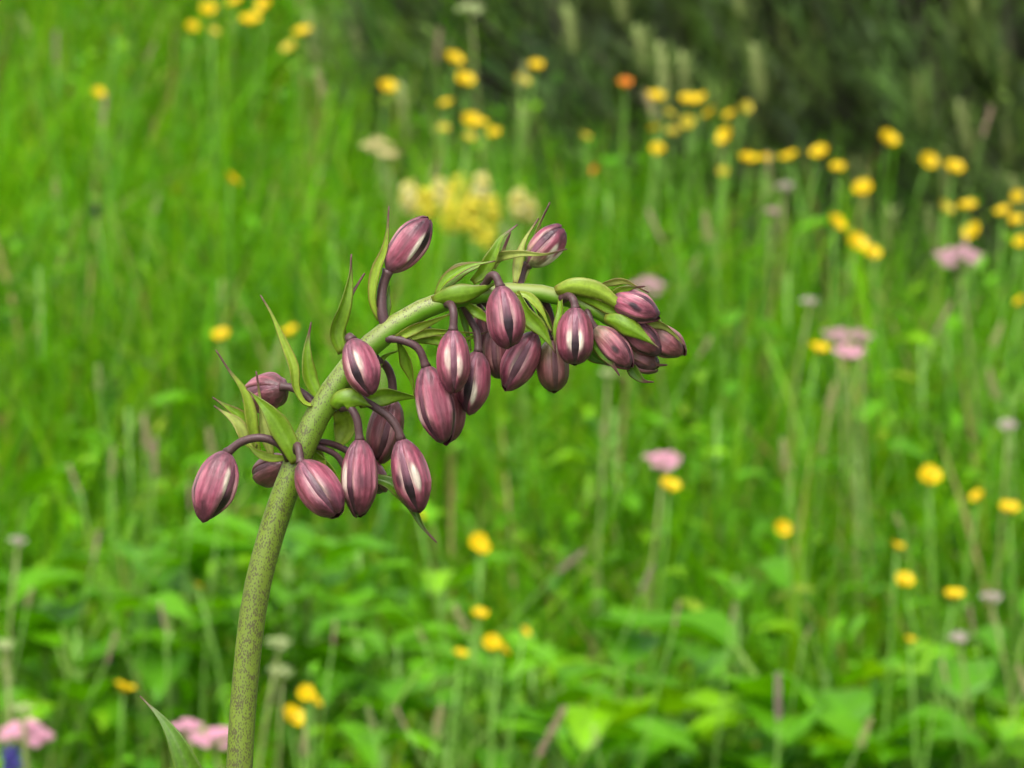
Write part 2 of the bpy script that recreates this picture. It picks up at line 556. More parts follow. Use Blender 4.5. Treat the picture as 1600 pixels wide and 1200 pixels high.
herb_spots = [(70, 940, .2, .075, 8), (120, 985, .2, .08, 8), (205, 940, .2, .08, 8), (265, 985, .19, .075, 7), (330, 930, .2, .075, 7), (300, 870, .2, .07, 7),
              (480, 930, .2, .085, 8), (560, 990, .19, .07, 7), (450, 870, .2, .08, 7), (25, 870, .2, .075, 7), (620, 1010, .2, .07, 7),
              (690, 1060, .19, .065, 6), (600, 1130, .19, .07, 7), (780, 1120, .2, .07, 7), (860, 1080, .19, .065, 6), (960, 1130, .2, .075, 8), (1040, 1110, .2, .07, 7), (1110, 1060, .2, .075, 7),
              (1130, 1150, .2, .085, 8), (1230, 1130, .21, .1, 8), (1330, 1160, .2, .085, 8), (1420, 1110, .2, .08, 8), (1500, 1150, .2, .085, 8), (1580, 1090, .2, .08, 7), (1290, 1050, .19, .06, 6),
              (1040, 1180, .2, .08, 7), (1400, 1190, .2, .08, 7), (1560, 1190, .2, .09, 7), (880, 1180, .2, .075, 7), (700, 1170, .19, .07, 6), (1490, 1060, .19, .06, 6), (830, 990, .2, .055, 6),
              (1580, 620, .24, .06, 6), (1480, 500, .24, .055, 6), (1440, 540, .24, .05, 5), (960, 640, .24, .05, 5), (1120, 640, .24, .05, 5), (200, 640, .24, .05, 5), (60, 420, .24, .045, 5), (520, 330, .25, .045, 5),
              (950, 290, .25, .04, 5), (1230, 420, .25, .045, 5), (1130, 480, .25, .05, 5), (690, 880, .22, .06, 6), (560, 860, .22, .06, 6), (1340, 690, .24, .05, 5), (1150, 900, .22, .05, 5)]
for a in herb_spots:
    herb(*a)


# ------------------------------------------------------------------ buttercups
def petal_mesh(name, col_in, col_out, cup):
    nu, nv = 7, 6
    V, col = [], []
    for i in range(nu):
        t = i / (nu - 1)
        wd = (0.18 + 1.05 * t ** 0.8) * (1 if t < .75 else math.sqrt(max(0.0, 1 - ((t - .75) / .27) ** 2)))
        th = cup * (1 - 0.62 * t)
        rr = 0.08 + 0.92 * (math.sin(cup * t) / cup if False else t * math.cos(cup * (0.55 + .1 * t)))
        zz = t * math.sin(cup * (0.75 - .25 * t))
        for j in range(nv):
            s = -1 + 2 * j / (nv - 1)
            V.append((rr, s * wd * 0.48, zz + 0.16 * s * s * wd))
            col.append(col_in * (1 - t) + col_out * t)
    F = [(i * nv + j, i * nv + j + 1, (i + 1) * nv + j + 1, (i + 1) * nv + j) for i in range(nu - 1) for j in range(nv - 1)]
    return mesh_data(name, V, F, M_PETAL, col)


YELLOW = (srgb(220, 182, 2), srgb(228, 194, 3))
PALE_Y = (srgb(190, 172, 44), srgb(204, 186, 64))
ORANGE = (srgb(200, 108, 8), srgb(212, 124, 14))
PETALS = {'yellow': petal_mesh('petal', YELLOW[0], YELLOW[1], .95), 'pale': petal_mesh('petal', PALE_Y[0], PALE_Y[1], 1.1), 'orange': petal_mesh('petal', ORANGE[0], ORANGE[1], 1.25)}


def head_mesh(col):
    """receptacle with a crowd of stamens, and the sepals below"""
    V, F, Cc = [], [], []

    def add(v, f, c):
        b = len(V); V.extend(v); F.extend([tuple(b + q for q in g) for g in f]); Cc.extend([c] * len(v))
    v, f = tube(np.array([(0, 0, -.12), (0, 0, 0), (0, 0, .12), (0, 0, .24), (0, 0, .3)]), [.06, .15, .17, .12, .03], 9)
    add(v, f, srgb(165, 165, 30))
    r = random.Random(3)
    for k in range(26):
        a = k * 2.4; q = 0.14 + .17 * math.sqrt((k % 13) / 13)
        p0 = np.array((.1 * math.cos(a), .1 * math.sin(a), .02)); p1 = np.array((q * math.cos(a), q * math.sin(a), .26 + .08 * r.random()))
        v, f = tube(np.array([p0, (p0 * .4 + p1 * .6), p1]), [.012, .016, .028], 4)
        add(v, f, col)
    for k in range(5):
        a = k * 2 * math.pi / 5 + .6
        ca, sa = math.cos(a), math.sin(a)
        add([(.08 * ca - .07 * sa, .08 * sa + .07 * ca, -.06), (.08 * ca + .07 * sa, .08 * sa - .07 * ca, -.06), (.4 * ca + .09 * sa, .4 * sa - .09 * ca, .04), (.58 * ca, .58 * sa, .2), (.4 * ca - .09 * sa, .4 * sa + .09 * ca, .04)],
            [(0, 1, 2, 3, 4)], srgb(135, 160, 50))
    return mesh_data('flower_head', V, F, M_PETAL, Cc)


HEADS = {'yellow': head_mesh(srgb(212, 166, 6)), 'pale': head_mesh(srgb(200, 180, 40)), 'orange': head_mesh(srgb(190, 90, 10))}


def stalk(root, h, top, r=.0012, col=None):
    bend = Vector((random.uniform(-.02, .02), random.uniform(-.02, .02), 0))
    pts = np.array([(top.x * 0 + bend.x * 0, 0, -.02), (top.x * .25 + bend.x, top.y * .25 + bend.y, h * .45), (top.x * .75 + bend.x * .6, top.y * .75 + bend.y * .6, h * .8), (top.x, top.y, h)])
    v, f = tube(catmull(pts, 8), np.linspace(r * 1.4, r, 8), 6)
    c = srgb(105, 150, 50) if col is None else col
    return obj('stem', mesh_data('stem', v, f, M_STALK, np.repeat([c], len(v), 0)), root)


def buttercup(px, py, dia, kind='yellow', tilt=None, label=None, group=None, cat='flower', name='buttercup', h=None):
    h = h or random.uniform(.33, .40)
    p, d = on_meadow(px, py, h)
    while in_shrub(p.x, p.y, 1.04) and h < .7:
        h += .01
        p, d = on_meadow(px, py, h)
    size = max(.009, (dia - 5) * d / FPX)
    dx, dy = random.uniform(-.05, .05), random.uniform(-.05, .05)
    gx, gy = p.x - dx, p.y - dy
    gz = float(ground_z(gx, gy))
    root = obj(name, None, loc=(gx, gy, gz))
    tag(root, label, cat, group)
    rad = size * .56
    top = p - Vector((gx, gy, gz))
    tilt = R(random.uniform(18, 60)) if tilt is None else tilt
    az = random.gauss(-math.pi / 2, .8)
    q = Quaternion((-math.sin(az), math.cos(az), 0), tilt) @ Quaternion((0, 0, 1), random.uniform(0, 6))
    stalk(root, top.z - rad * .2, top - q @ Vector((0, 0, rad * .3)))
    hd = obj('flower_head', HEADS[kind], root, top - q @ Vector((0, 0, rad * .25)), q, rad)
    for k in range(5):
        obj('petal', PETALS[kind], hd, (0, 0, -.01 * (k % 2)), (0, 0, k * 2 * math.pi / 5 + random.uniform(-.08, .08)), random.uniform(.93, 1.05))
    return root


LB = [  # px, py, diameter, kind
    ('up', 325, 15, 30), ('up', 300, 42, 26), ('up', 368, 3, 36), ('up', 413, 8, 34), ('up', 392, 32, 42), ('upp', 333, 50, 26), ('up', 473, 50, 38), ('upp', 453, 75, 34), ('upp', 182, 48, 20),
    ('lone', 154, 145, 25), ('lone', 362, 280, 33), ('mid', 346, 524, 34), ('mid', 454, 518, 34),
    ('edge', 605, 136, 33), ('edge', 709, 93, 38), ('edge', 727, 125, 36), ('edge', 698, 162, 29), ('edge', 735, 188, 34), ('edge', 752, 192, 28), ('edge', 772, 208, 27), ('edgep', 733, 216, 26), ('edgep', 693, 202, 26),
    ('edge', 838, 103, 29), ('edgep', 816, 127, 33), ('edgep', 914, 214, 27),
    ('edge', 1025, 152, 36), ('edge', 1076, 156, 36), ('edge', 1094, 155, 30), ('edge', 1108, 178, 33), ('edgep', 1045, 178, 28), ('edgep', 1075, 192, 30), ('edgep', 1050, 207, 28), ('edge', 1140, 180, 28), ('edgep', 1165, 168, 27),
    ('edge', 1133, 213, 34), ('edge', 1023, 200, 30), ('edge', 1027, 233, 28), ('edgep', 1130, 268, 24), ('edge', 1169, 249, 38), ('edge', 1197, 248, 27), ('edge', 1233, 245, 36), ('edge', 1280, 238, 34), ('edge', 1309, 262, 31),
    ('edge', 1388, 218, 38), ('edge', 1451, 252, 34), ('edge', 1491, 262, 36), ('edge', 1348, 295, 36), ('slope', 1307, 349, 38), ('slope', 1338, 380, 40), ('slope', 1363, 396, 34), ('edgep', 1477, 326, 34), ('edge', 1513, 322, 34),
    ('slope', 1519, 362, 36), ('edge', 1567, 331, 31), ('edge', 1588, 345, 29), ('edge', 1590, 307, 25), ('slope', 1594, 378, 26),
    ('pinkside', 1279, 545, 38), ('low', 1046, 759, 38), ('low', 1453, 745, 42), ('low', 1527, 776, 31), ('low', 1577, 795, 38), ('low', 1222, 826, 33), ('low', 1403, 854, 29), ('low', 1413, 908, 38), ('low', 1491, 930, 36), ('low', 1422, 1000, 22),
    ('front', 747, 846, 34), ('front', 756, 858, 28), ('front', 750, 960, 33), ('front', 768, 1004, 34), ('front', 786, 1014, 30), ('front', 720, 1022, 29), ('front', 194, 1075, 46), ('front', 458, 1121, 46), ('front', 478, 1084, 34), ('front', 492, 1095, 30),
    ('front', 310, 915, 23), ('low', 820, 987, 22), ('slope', 1594, 470, 24), ('mid', 655, 806, 26), ('low', 1452, 736, 26), ('front', 1230, 1262, 40), ('mid', 1050, 610, 16)]
LAB = {
    'up': ('bright yellow buttercup in the loose patch far up the open meadow', 'buttercups up the open meadow'),
    'upp': ('pale faded yellow buttercup in the patch far up the open meadow', 'faded buttercups up the open meadow'),
    'lone': ('small yellow buttercup standing alone in open grass up the slope', 'lone buttercups in open grass'),
    'mid': ('yellow buttercup in the grass directly behind the lily', 'buttercups behind the lily'),
    'edge': ('bright yellow buttercup along the edge of the dark pine shrubs', 'buttercups along the pine shrubs'),
    'edgep': ('pale half-open yellow buttercup along the edge of the dark pine shrubs', 'pale buttercups along the pine shrubs'),
    'slope': ('bright yellow buttercup in green grass just below the pine shrubs', 'buttercups just below the shrubs'),
    'pinkside': ('yellow buttercup touching the large pale pink umbel cluster', None),
    'low': ('bright yellow buttercup in open grass well below the shrubs', 'buttercups in the lower grass'),
    'front': ('yellow buttercup among the broad-leaved herbs near the speckled stem', 'buttercups among the broad leaves')}
for kd, px, py, dia in LB[:-2]:
    base = kd if kd in LAB else kd[:-1]
    lb, gp = LAB[kd]
    pale_word = 'pale half-open' if kd == 'edgep' else 'bright'
    if kd in ('edge', 'edgep'):
        if px < 800:
            lb, gp = pale_word + ' yellow buttercup in the loose group above the yellow flower clump', pale_word + ' buttercups above the yellow clump'
        elif px < 1168:
            lb, gp = pale_word + ' yellow buttercup in the crowded cluster beside the orange flower', pale_word + ' buttercups beside the orange flower'
        elif px < 1320:
            lb, gp = 'bright yellow buttercup in the straight row above the tiny mauve umbel', 'buttercup row above the mauve umbel'
        elif px > 1470 and py > 290:
            lb, gp = pale_word + ' yellow buttercup in the loose group above the dusky pink umbel', pale_word + ' buttercups above the dusky umbel'
        else:
            lb, gp = 'bright yellow buttercup standing out against the dark lower pine shrub', 'buttercups against the lower shrub'
    one = {(1046, 759): 'yellow buttercup directly under the rosy pink flat umbel', (362, 280): 'yellow buttercup alone in open grass level with the yellow clump', (154, 145): 'small yellow buttercup alone in open grass far up the slope',
           (346, 524): 'round yellow buttercup just above the lowest curled bract tips of the lily', (454, 518): 'yellow buttercup half hidden behind a twisted bract of the lily', (655, 806): 'yellow buttercup peeping out beside a hanging lily bud',
           (194, 1075): 'large yellow buttercup beside the tip of the lily leaf', (458, 1121): 'large round yellow buttercup beside the speckled stem, lowest of three', (310, 915): 'tiny yellow buttercup over the broad leaves beside the speckled stem',
           (1222, 826): 'yellow buttercup alone in open grass between the two buttercup groups', (1453, 745): 'large yellow buttercup in open grass, biggest of three together', (1413, 908): 'tall oval yellow buttercup in lower grass next to a hanging one',
           (1491, 930): 'nodding yellow buttercup next to the ragged pale umbel', (1422, 1000): 'tiny yellow buttercup beside the small white umbel'}.get((px, py))
    if one:
        lb, gp = one, None
    buttercup(px, py, dia, 'pale' if kd in ('upp', 'edgep') else 'yellow', label=lb, group=gp)
buttercup(977, 132, 34, 'orange', R(25), 'single orange flower in front of the dark pine shrubs', cat='flower', name='orange_flower', h=.42)
buttercup(930, 266, 22, 'orange', R(60), 'small dull orange flower head low in grass below the shrubs', cat='flower', name='orange_flower', h=.34)


# ------------------------------------------------------------------ pink umbels
def umbellet_mesh(c0, c1, seed):
    r = random.Random(seed)
    V, F, Cc = [], [], []
    for k in range(26):
        a = k * 2.4; q = math.sqrt((k + .5) / 26)
        cx, cy, cz = q * math.cos(a), q * math.sin(a), .6 * (1 - q * q) + r.uniform(-.08, .08)
        c = c0 * (1 - (t := r.random())) + c1 * t
        s = r.uniform(.2, .3)
        for m in range(5):      # five petals of one floret, each a small bent quad
            b = len(V)
            t0 = m * 2 * math.pi / 5 + r.uniform(-.2, .2)
            ux, uy = math.cos(t0), math.sin(t0)
            tz = q * .3
            sl = -.9 * q * (ux * math.cos(a) + uy * math.sin(a)) * s
            V += [(cx, cy, cz), (cx + s * (.6 * ux - .4 * uy), cy + s * (.6 * uy + .4 * ux), cz + .05), (cx + s * ux, cy + s * uy, cz + .02 - .05 * tz + sl), (cx + s * (.6 * ux + .4 * uy), cy + s * (.6 * uy - .4 * ux), cz + .05)]
            F.append((b, b + 1, b + 2, b + 3)); Cc += [c * .8, c, c, c]
    # rays of the little umbel
    for k in range(7):
        a = k * .9
        v, f = tube(np.array([(0, 0, -.9), (.25 * math.cos(a), .25 * math.sin(a), -.4), (.6 * math.cos(a), .6 * math.sin(a), .1)]), [.03, .025, .02], 4)
        b = len(V); V += [tuple(q) for q in v]; F += [tuple(b + q for q in g) for g in f]; Cc += [srgb(130, 140, 80)] * len(v)
    return mesh_data('umbellet', V, F, M_FLORET, Cc)


UMB = {'pink': [umbellet_mesh(srgb(235, 150, 185), srgb(245, 190, 210), s) for s in range(3)],
       'dusky': [umbellet_mesh(srgb(186, 132, 150), srgb(212, 168, 178), s + 5) for s in range(3)],
       'white': [umbellet_mesh(srgb(180, 158, 156), srgb(206, 190, 182), s + 9) for s in range(3)],
       'cream': [umbellet_mesh(srgb(205, 190, 120), srgb(225, 212, 160), s + 20) for s in range(3)],
       'green': [umbellet_mesh(srgb(165, 185, 110), srgb(195, 205, 150), s + 12) for s in range(3)]}


def umbel(px, py, dia, kind, label, n=11, group=None, h=None, tilt=.2):
    h = h or random.uniform(.34, .40)
    p, d = on_meadow(px, py, h)
    rad = max(.008, (dia - 8) * d / FPX * .5)
    gx, gy = p.x + random.uniform(-.03, .03), p.y + random.uniform(-.03, .03)
    gz = float(ground_z(gx, gy))
    root = obj('umbel_flower', None, loc=(gx, gy, gz))
    tag(root, label, 'flower', group)
    top = p - Vector((gx, gy, gz))
    hub = top - Vector((0, 0, rad * .8))
    stalk(root, hub.z, hub, .0014, srgb(120, 130, 70))
    # rays, one part
    V, F = [], []
    spots = []
    for k in range(n):
        a = k * 2.4 + random.uniform(-.2, .2); q = rad * .86 * math.sqrt((k + .4) / n)
        s = top + Vector((q * math.cos(a), q * math.sin(a), -.32 * q * q / rad + random.uniform(-.12, .12) * rad + tilt * q * math.sin(a)))
        spots.append(s)
        v, f = tube(np.array([hub, hub.lerp(s, .5) + Vector((0, 0, -.05 * rad)), s - Vector((0, 0, rad * .1))]), [.0008, .0006, .0006], 4)
        b = len(V); V += [tuple(x) for x in v]; F += [tuple(b + x for x in g) for g in f]
    obj('rays', mesh_data('rays', V, F, M_STALK, np.repeat([srgb(125, 140, 75)], len(V), 0)), root)
    for s in spots:
        obj('umbellet', random.choice(UMB[kind]), root, s, (random.uniform(.2, .6), random.uniform(-.2, .2), 0), rad * random.uniform(.19, .29))
    return root


umbel(1498, 393, 90, 'dusky', 'dusky pink flat umbel just below the right-hand buttercups by the shrubs')
umbel(1012, 442, 70, 'dusky', 'pale dusky pink umbel right behind the drooping lily tip')
umbel(1310, 520, 62, 'dusky', 'pale pink umbel behind, in the cluster beside a buttercup')
umbel(1345, 520, 52, 'dusky', 'small pale pink umbel on the far side of the cluster')
umbel(1328, 545, 62, 'pink', 'rosy pink umbel at the front of the cluster beside a buttercup')
umbel(1036, 712, 74, 'pink', 'rosy pink flat umbel directly above a yellow buttercup in open grass')
umbel(1207, 327, 34, 'dusky', 'tiny mauve umbel in grass below the buttercup row')
umbel(1225, 288, 38, 'white', 'small whitish umbel in the buttercup row below the shrubs')
umbel(40, 1138, 98, 'pink', 'large light pink umbel low in the grass, far from the speckled stem', 15)
umbel(292, 1131, 62, 'pink', 'bright pink umbel beside the speckled stem, smaller of the pair')
umbel(336, 1147, 84, 'pink', 'bright pink umbel partly hidden by the speckled stem', 14)
umbel(1500, 993, 44, 'white', 'small white umbel low in the grass below two buttercups')
umbel(1575, 660, 44, 'white', 'dull whitish umbel in the open grass, side on')
umbel(1550, 930, 46, 'white', 'ragged pale umbel next to a buttercup low in the grass')
umbel(1265, 468, 38, 'white', 'faint whitish umbel in grass above the pink cluster')
umbel(28, 842, 38, 'white', 'narrow white umbel over broad leaves, away from the lily')
umbel(435, 1000, 52, 'green', 'greenish unopened umbel beside the speckled stem, upper one')
umbel(440, 1045, 50, 'green', 'greenish unopened umbel beside the speckled stem, lower one')
umbel(6, 1005, 44, 'green', 'greenish unopened umbel at the far end of the broad-leaf patch')
umbel(38, 1103, 46, 'green', 'greenish umbel just above the large light pink umbel')
umbel(950, 580, 38, 'green', 'faint greenish umbel in grass below the drooping lily tip')
umbel(736, 8, 52, 'green', 'pale greenish umbel on a tall stalk in front of the upper shrub', h=.5)
umbel(590, 222, 58, 'cream', 'cream umbel in the meadow above the yellow clump')
umbel(608, 238, 46, 'cream', 'smaller cream umbel tucked under the cream one')


# ------------------------------------------------------------------ yellow flower clump and other odd flowers
def hood_mesh(c0, c1, seed, nfl=34):
    """short spike of overlapping two-lipped florets"""
    r = random.Random(seed)
    V, F, Cc = [], [], []
    v, f = tube(np.array([(0, 0, -1.2), (0, 0, 0), (0, 0, 1.3)]), [.06, .07, .04], 6)
    V += [tuple(q) for q in v]; F += f; Cc += [srgb(140, 160, 60)] * len(v)
    for k in range(nfl):
        a = k * 2.4; z = -1.0 + 2.2 * k / nfl
        L = (.95 - .3 * abs(z)) * r.uniform(.75, 1.1)
        c = c0 * (1 - (t := r.random())) + c1 * t
        up = r.uniform(-.45, .35)
        b = len(V)
        d = np.array((math.cos(a), math.sin(a), up)); s = np.array((-math.sin(a), math.cos(a), 0))
        w = .17
        ring = []
        for tt, ww, dz in ((0, .5, 0), (.35, .9, .06), (.7, 1.15, .10), (1.0, .55, -.06)):
            for sg, hz in ((-1, 0), (0, .16), (1, 0), (0, -.08)):
                V.append(tuple(d * L * tt + s * sg * w * ww + np.array((0, 0, z + dz + hz * ww))))
                Cc.append(c * (1 if tt > .2 else .75))
        for m in range(3):
            for j in range(4):
                F.append((b + m * 4 + j, b + m * 4 + (j + 1) % 4, b + (m + 1) * 4 + (j + 1) % 4, b + (m + 1) * 4 + j))
    return mesh_data('flower_spike', V, F, M_FLORET, Cc)


HOOD = {'yellow': [hood_mesh(srgb(240, 222, 24), srgb(244, 234, 90), s) for s in range(3)],
        'cream': [hood_mesh(srgb(238, 226, 110), srgb(242, 236, 178), s + 4) for s in range(3)],
        'blue': [hood_mesh(srgb(70, 60, 160), srgb(100, 85, 190), 8)],
        'dark': [hood_mesh(srgb(40, 36, 62), srgb(60, 50, 80), 9)]}


def spike(px, py, dia, kind, label, group=None, h=None, name='yellow_flower_spike', squash=1.0):
    h = h or random.uniform(.30, .37)
    p, d = on_meadow(px, py, h)
    rad = max(.006, (dia - 8) * d / FPX * .5)
    gx, gy = p.x + random.uniform(-.03, .03), p.y + random.uniform(0, .04)
    gz = float(ground_z(gx, gy))
    root = obj(name, None, loc=(gx, gy, gz))
    tag(root, label, 'flower', group)
    top = p - Vector((gx, gy, gz))
    stalk(root, top.z - rad * .6, top - Vector((0, 0, rad * .6)), .0016)
    obj('flower_spike', random.choice(HOOD[kind]), root, top, (random.uniform(-.2, .2), random.uniform(-.3, .3), random.uniform(0, 6)), (rad, rad, rad * squash))
    return root


for px, py, dia, kd in [(640, 312, 52, 'cream'), (668, 322, 50, 'yellow'), (690, 305, 50, 'cream'), (712, 322, 58, 'yellow'), (705, 345, 48, 'yellow'), (735, 335, 52, 'yellow'), (752, 296, 48, 'cream'), (745, 360, 44, 'yellow'), (770, 330, 44, 'yellow'),
                        (722, 298, 46, 'yellow'), (765, 372, 36, 'yellow'), (810, 322, 48, 'cream'), (828, 332, 42, 'cream')]:
    if kd == 'yellow':
        spike(px, py, dia, kd, 'clear yellow flower spike in the crowded clump behind the lily', 'yellow spikes of the clump')
    else:
        spike(px, py, dia, kd, 'pale cream flower spike in the crowded clump behind the lily', 'cream spikes of the clump')
spike(18, 1194, 52, 'blue', 'violet blue flower below the large light pink umbel', name='blue_flower_spike')
spike(150, 330, 24, 'dark', 'small dark blue flower head alone in open grass', name='blue_flower_spike')


# ------------------------------------------------------------------ flowering grass stalks
def seed_mesh(c0, c1, seed, loose):
    r = random.Random(seed)
    V, F, Cc = [], [], []
    for k in range(46):
        z = k / 46; a = k * 2.4
        L = (.16 if not loose else .5 * (1 - z * .7)) * r.uniform(.6, 1.1)
        p0 = np.array((0, 0, z)); p1 = p0 + np.array((L * .35 * math.cos(a), L * .35 * math.sin(a), .05)); 
        c = c0 * (1 - (t := r.random())) + c1 * t
        v, f = tube(np.array([p0, p0 * .4 + p1 * .6, p1, p1 + np.array((.01 * math.cos(a), .01 * math.sin(a), .06))]), [.006, .012, .024, .004], 4)
        b = len(V); V += [tuple(q) for q in v]; F += [tuple(b + q for q in g) for g in f]; Cc += [c] * len(v)
    v, f = tube(np.array([(0, 0, -.05), (0, 0, .5), (.02, 0, 1)]), [.012, .01, .006], 4)
    b = len(V); V += [tuple(q) for q in v]; F += [tuple(b + q for q in g) for g in f]; Cc += [c0] * len(v)
    return mesh_data('seed_head', V, F, M_STALK, Cc)


SEEDS = [seed_mesh(srgb(150, 120, 105), srgb(185, 160, 135), 1, False), seed_mesh(srgb(165, 150, 110), srgb(190, 175, 130), 2, True), seed_mesh(srgb(140, 105, 110), srgb(170, 140, 140), 3, False), seed_mesh(srgb(150, 165, 95), srgb(185, 190, 130), 4, True)]


def seed_stalk(px, py, length, lean=0.0, which=None, label=None, group=None):
    h = random.uniform(.33, .42)
    p, d = on_meadow(px, py, h)
    while in_shrub(p.x, p.y, 1.04) and h < .75:
        h += .01
        p, d = on_meadow(px, py, h)
    L = length * d / FPX
    gx, gy = p.x - lean * .25 + random.uniform(-.02, .02), p.y + random.uniform(-.03, .03)
    gz = float(ground_z(gx, gy))
    root = obj('flowering_grass', None, loc=(gx, gy, gz))
    tag(root, label, 'grass', group)
    top = p - Vector((gx, gy, gz))
    stalk(root, top.z, top, .0006, srgb(112, 150, 58))
    dirv = Vector((lean, random.uniform(-.2, .2), 1)).normalized()
    k = random.randrange(4) if which is None else which
    obj('seed_head', SEEDS[k], root, top, Vector((0, 0, 1)).rotation_difference(dirv), (L * 1.0, L * 1.0, L))


special = [(840, 1185, 90, .5), (1216, 1130, 75, 0), (870, 895, 55, 1.2), (1000, 930, 50, .4), (235, 710, 60, -.2), (242, 745, 60, 0), (145, 880, 50, .2), (1090, 560, 40, .6), (230, 95, 30, .4), (88, 100, 50, 0), (520, 1010, 40, .1), (635, 1140, 40, -.5),
           (1535, 215, 50, .3), (160, 200, 50, .1)]
for px, py, L, ln in special:
    seed_stalk(px, py, L, ln, label='flowering grass stalk with a dense pale brown seed head', group='dense-headed flowering grasses', which=random.choice([0, 2]))
for k in range(60):
    px, py = random.uniform(-20, 1620), random.uniform(0, 1190)
    if px > 560 and py < (px - 560) * .34:
        continue
    w = random.choice([1, 3, 1, 0])
    seed_stalk(px, py, random.uniform(22, 55), random.uniform(-.5, .5), which=w, label='thin flowering grass stalk with a loose airy seed head' if w in (1, 3) else 'thin flowering grass stalk with a narrow purplish brown seed head',
               group='loose-headed flowering grasses' if w in (1, 3) else 'narrow-headed flowering grasses')


# ------------------------------------------------------------------ dwarf pine shrubs
def candle_mesh():
    V, F, Cc = [], [], []
    v, f = tube(np.array([(0, 0, -.1), (0, 0, .0), (0, 0, .35), (0, 0, .7), (0, 0, 1)]), [.05, .08, .10, .08, .02], 8)
    V += [tuple(q) for q in v]; F += f; Cc += [srgb(138, 146, 88)] * len(v)
    for k in range(44):       # short young needles hugging the candle
        a = k * 2.4; z = k / 46
        p0 = np.array((.12 * math.cos(a), .12 * math.sin(a), z)); p1 = p0 + np.array((.12 * math.cos(a), .12 * math.sin(a), .16))
        s = np.array((-math.sin(a), math.cos(a), 0)) * .035
        b = len(V); V += [tuple(p0 - s), tuple(p0 + s), tuple(p1 + s * .3), tuple(p1 - s * .3)]; F.append((b, b + 1, b + 2, b + 3)); Cc += [srgb(118, 142, 66)] * 4
    return mesh_data('candle', V, F, M_CANDLE, Cc)


CANDLE = candle_mesh()


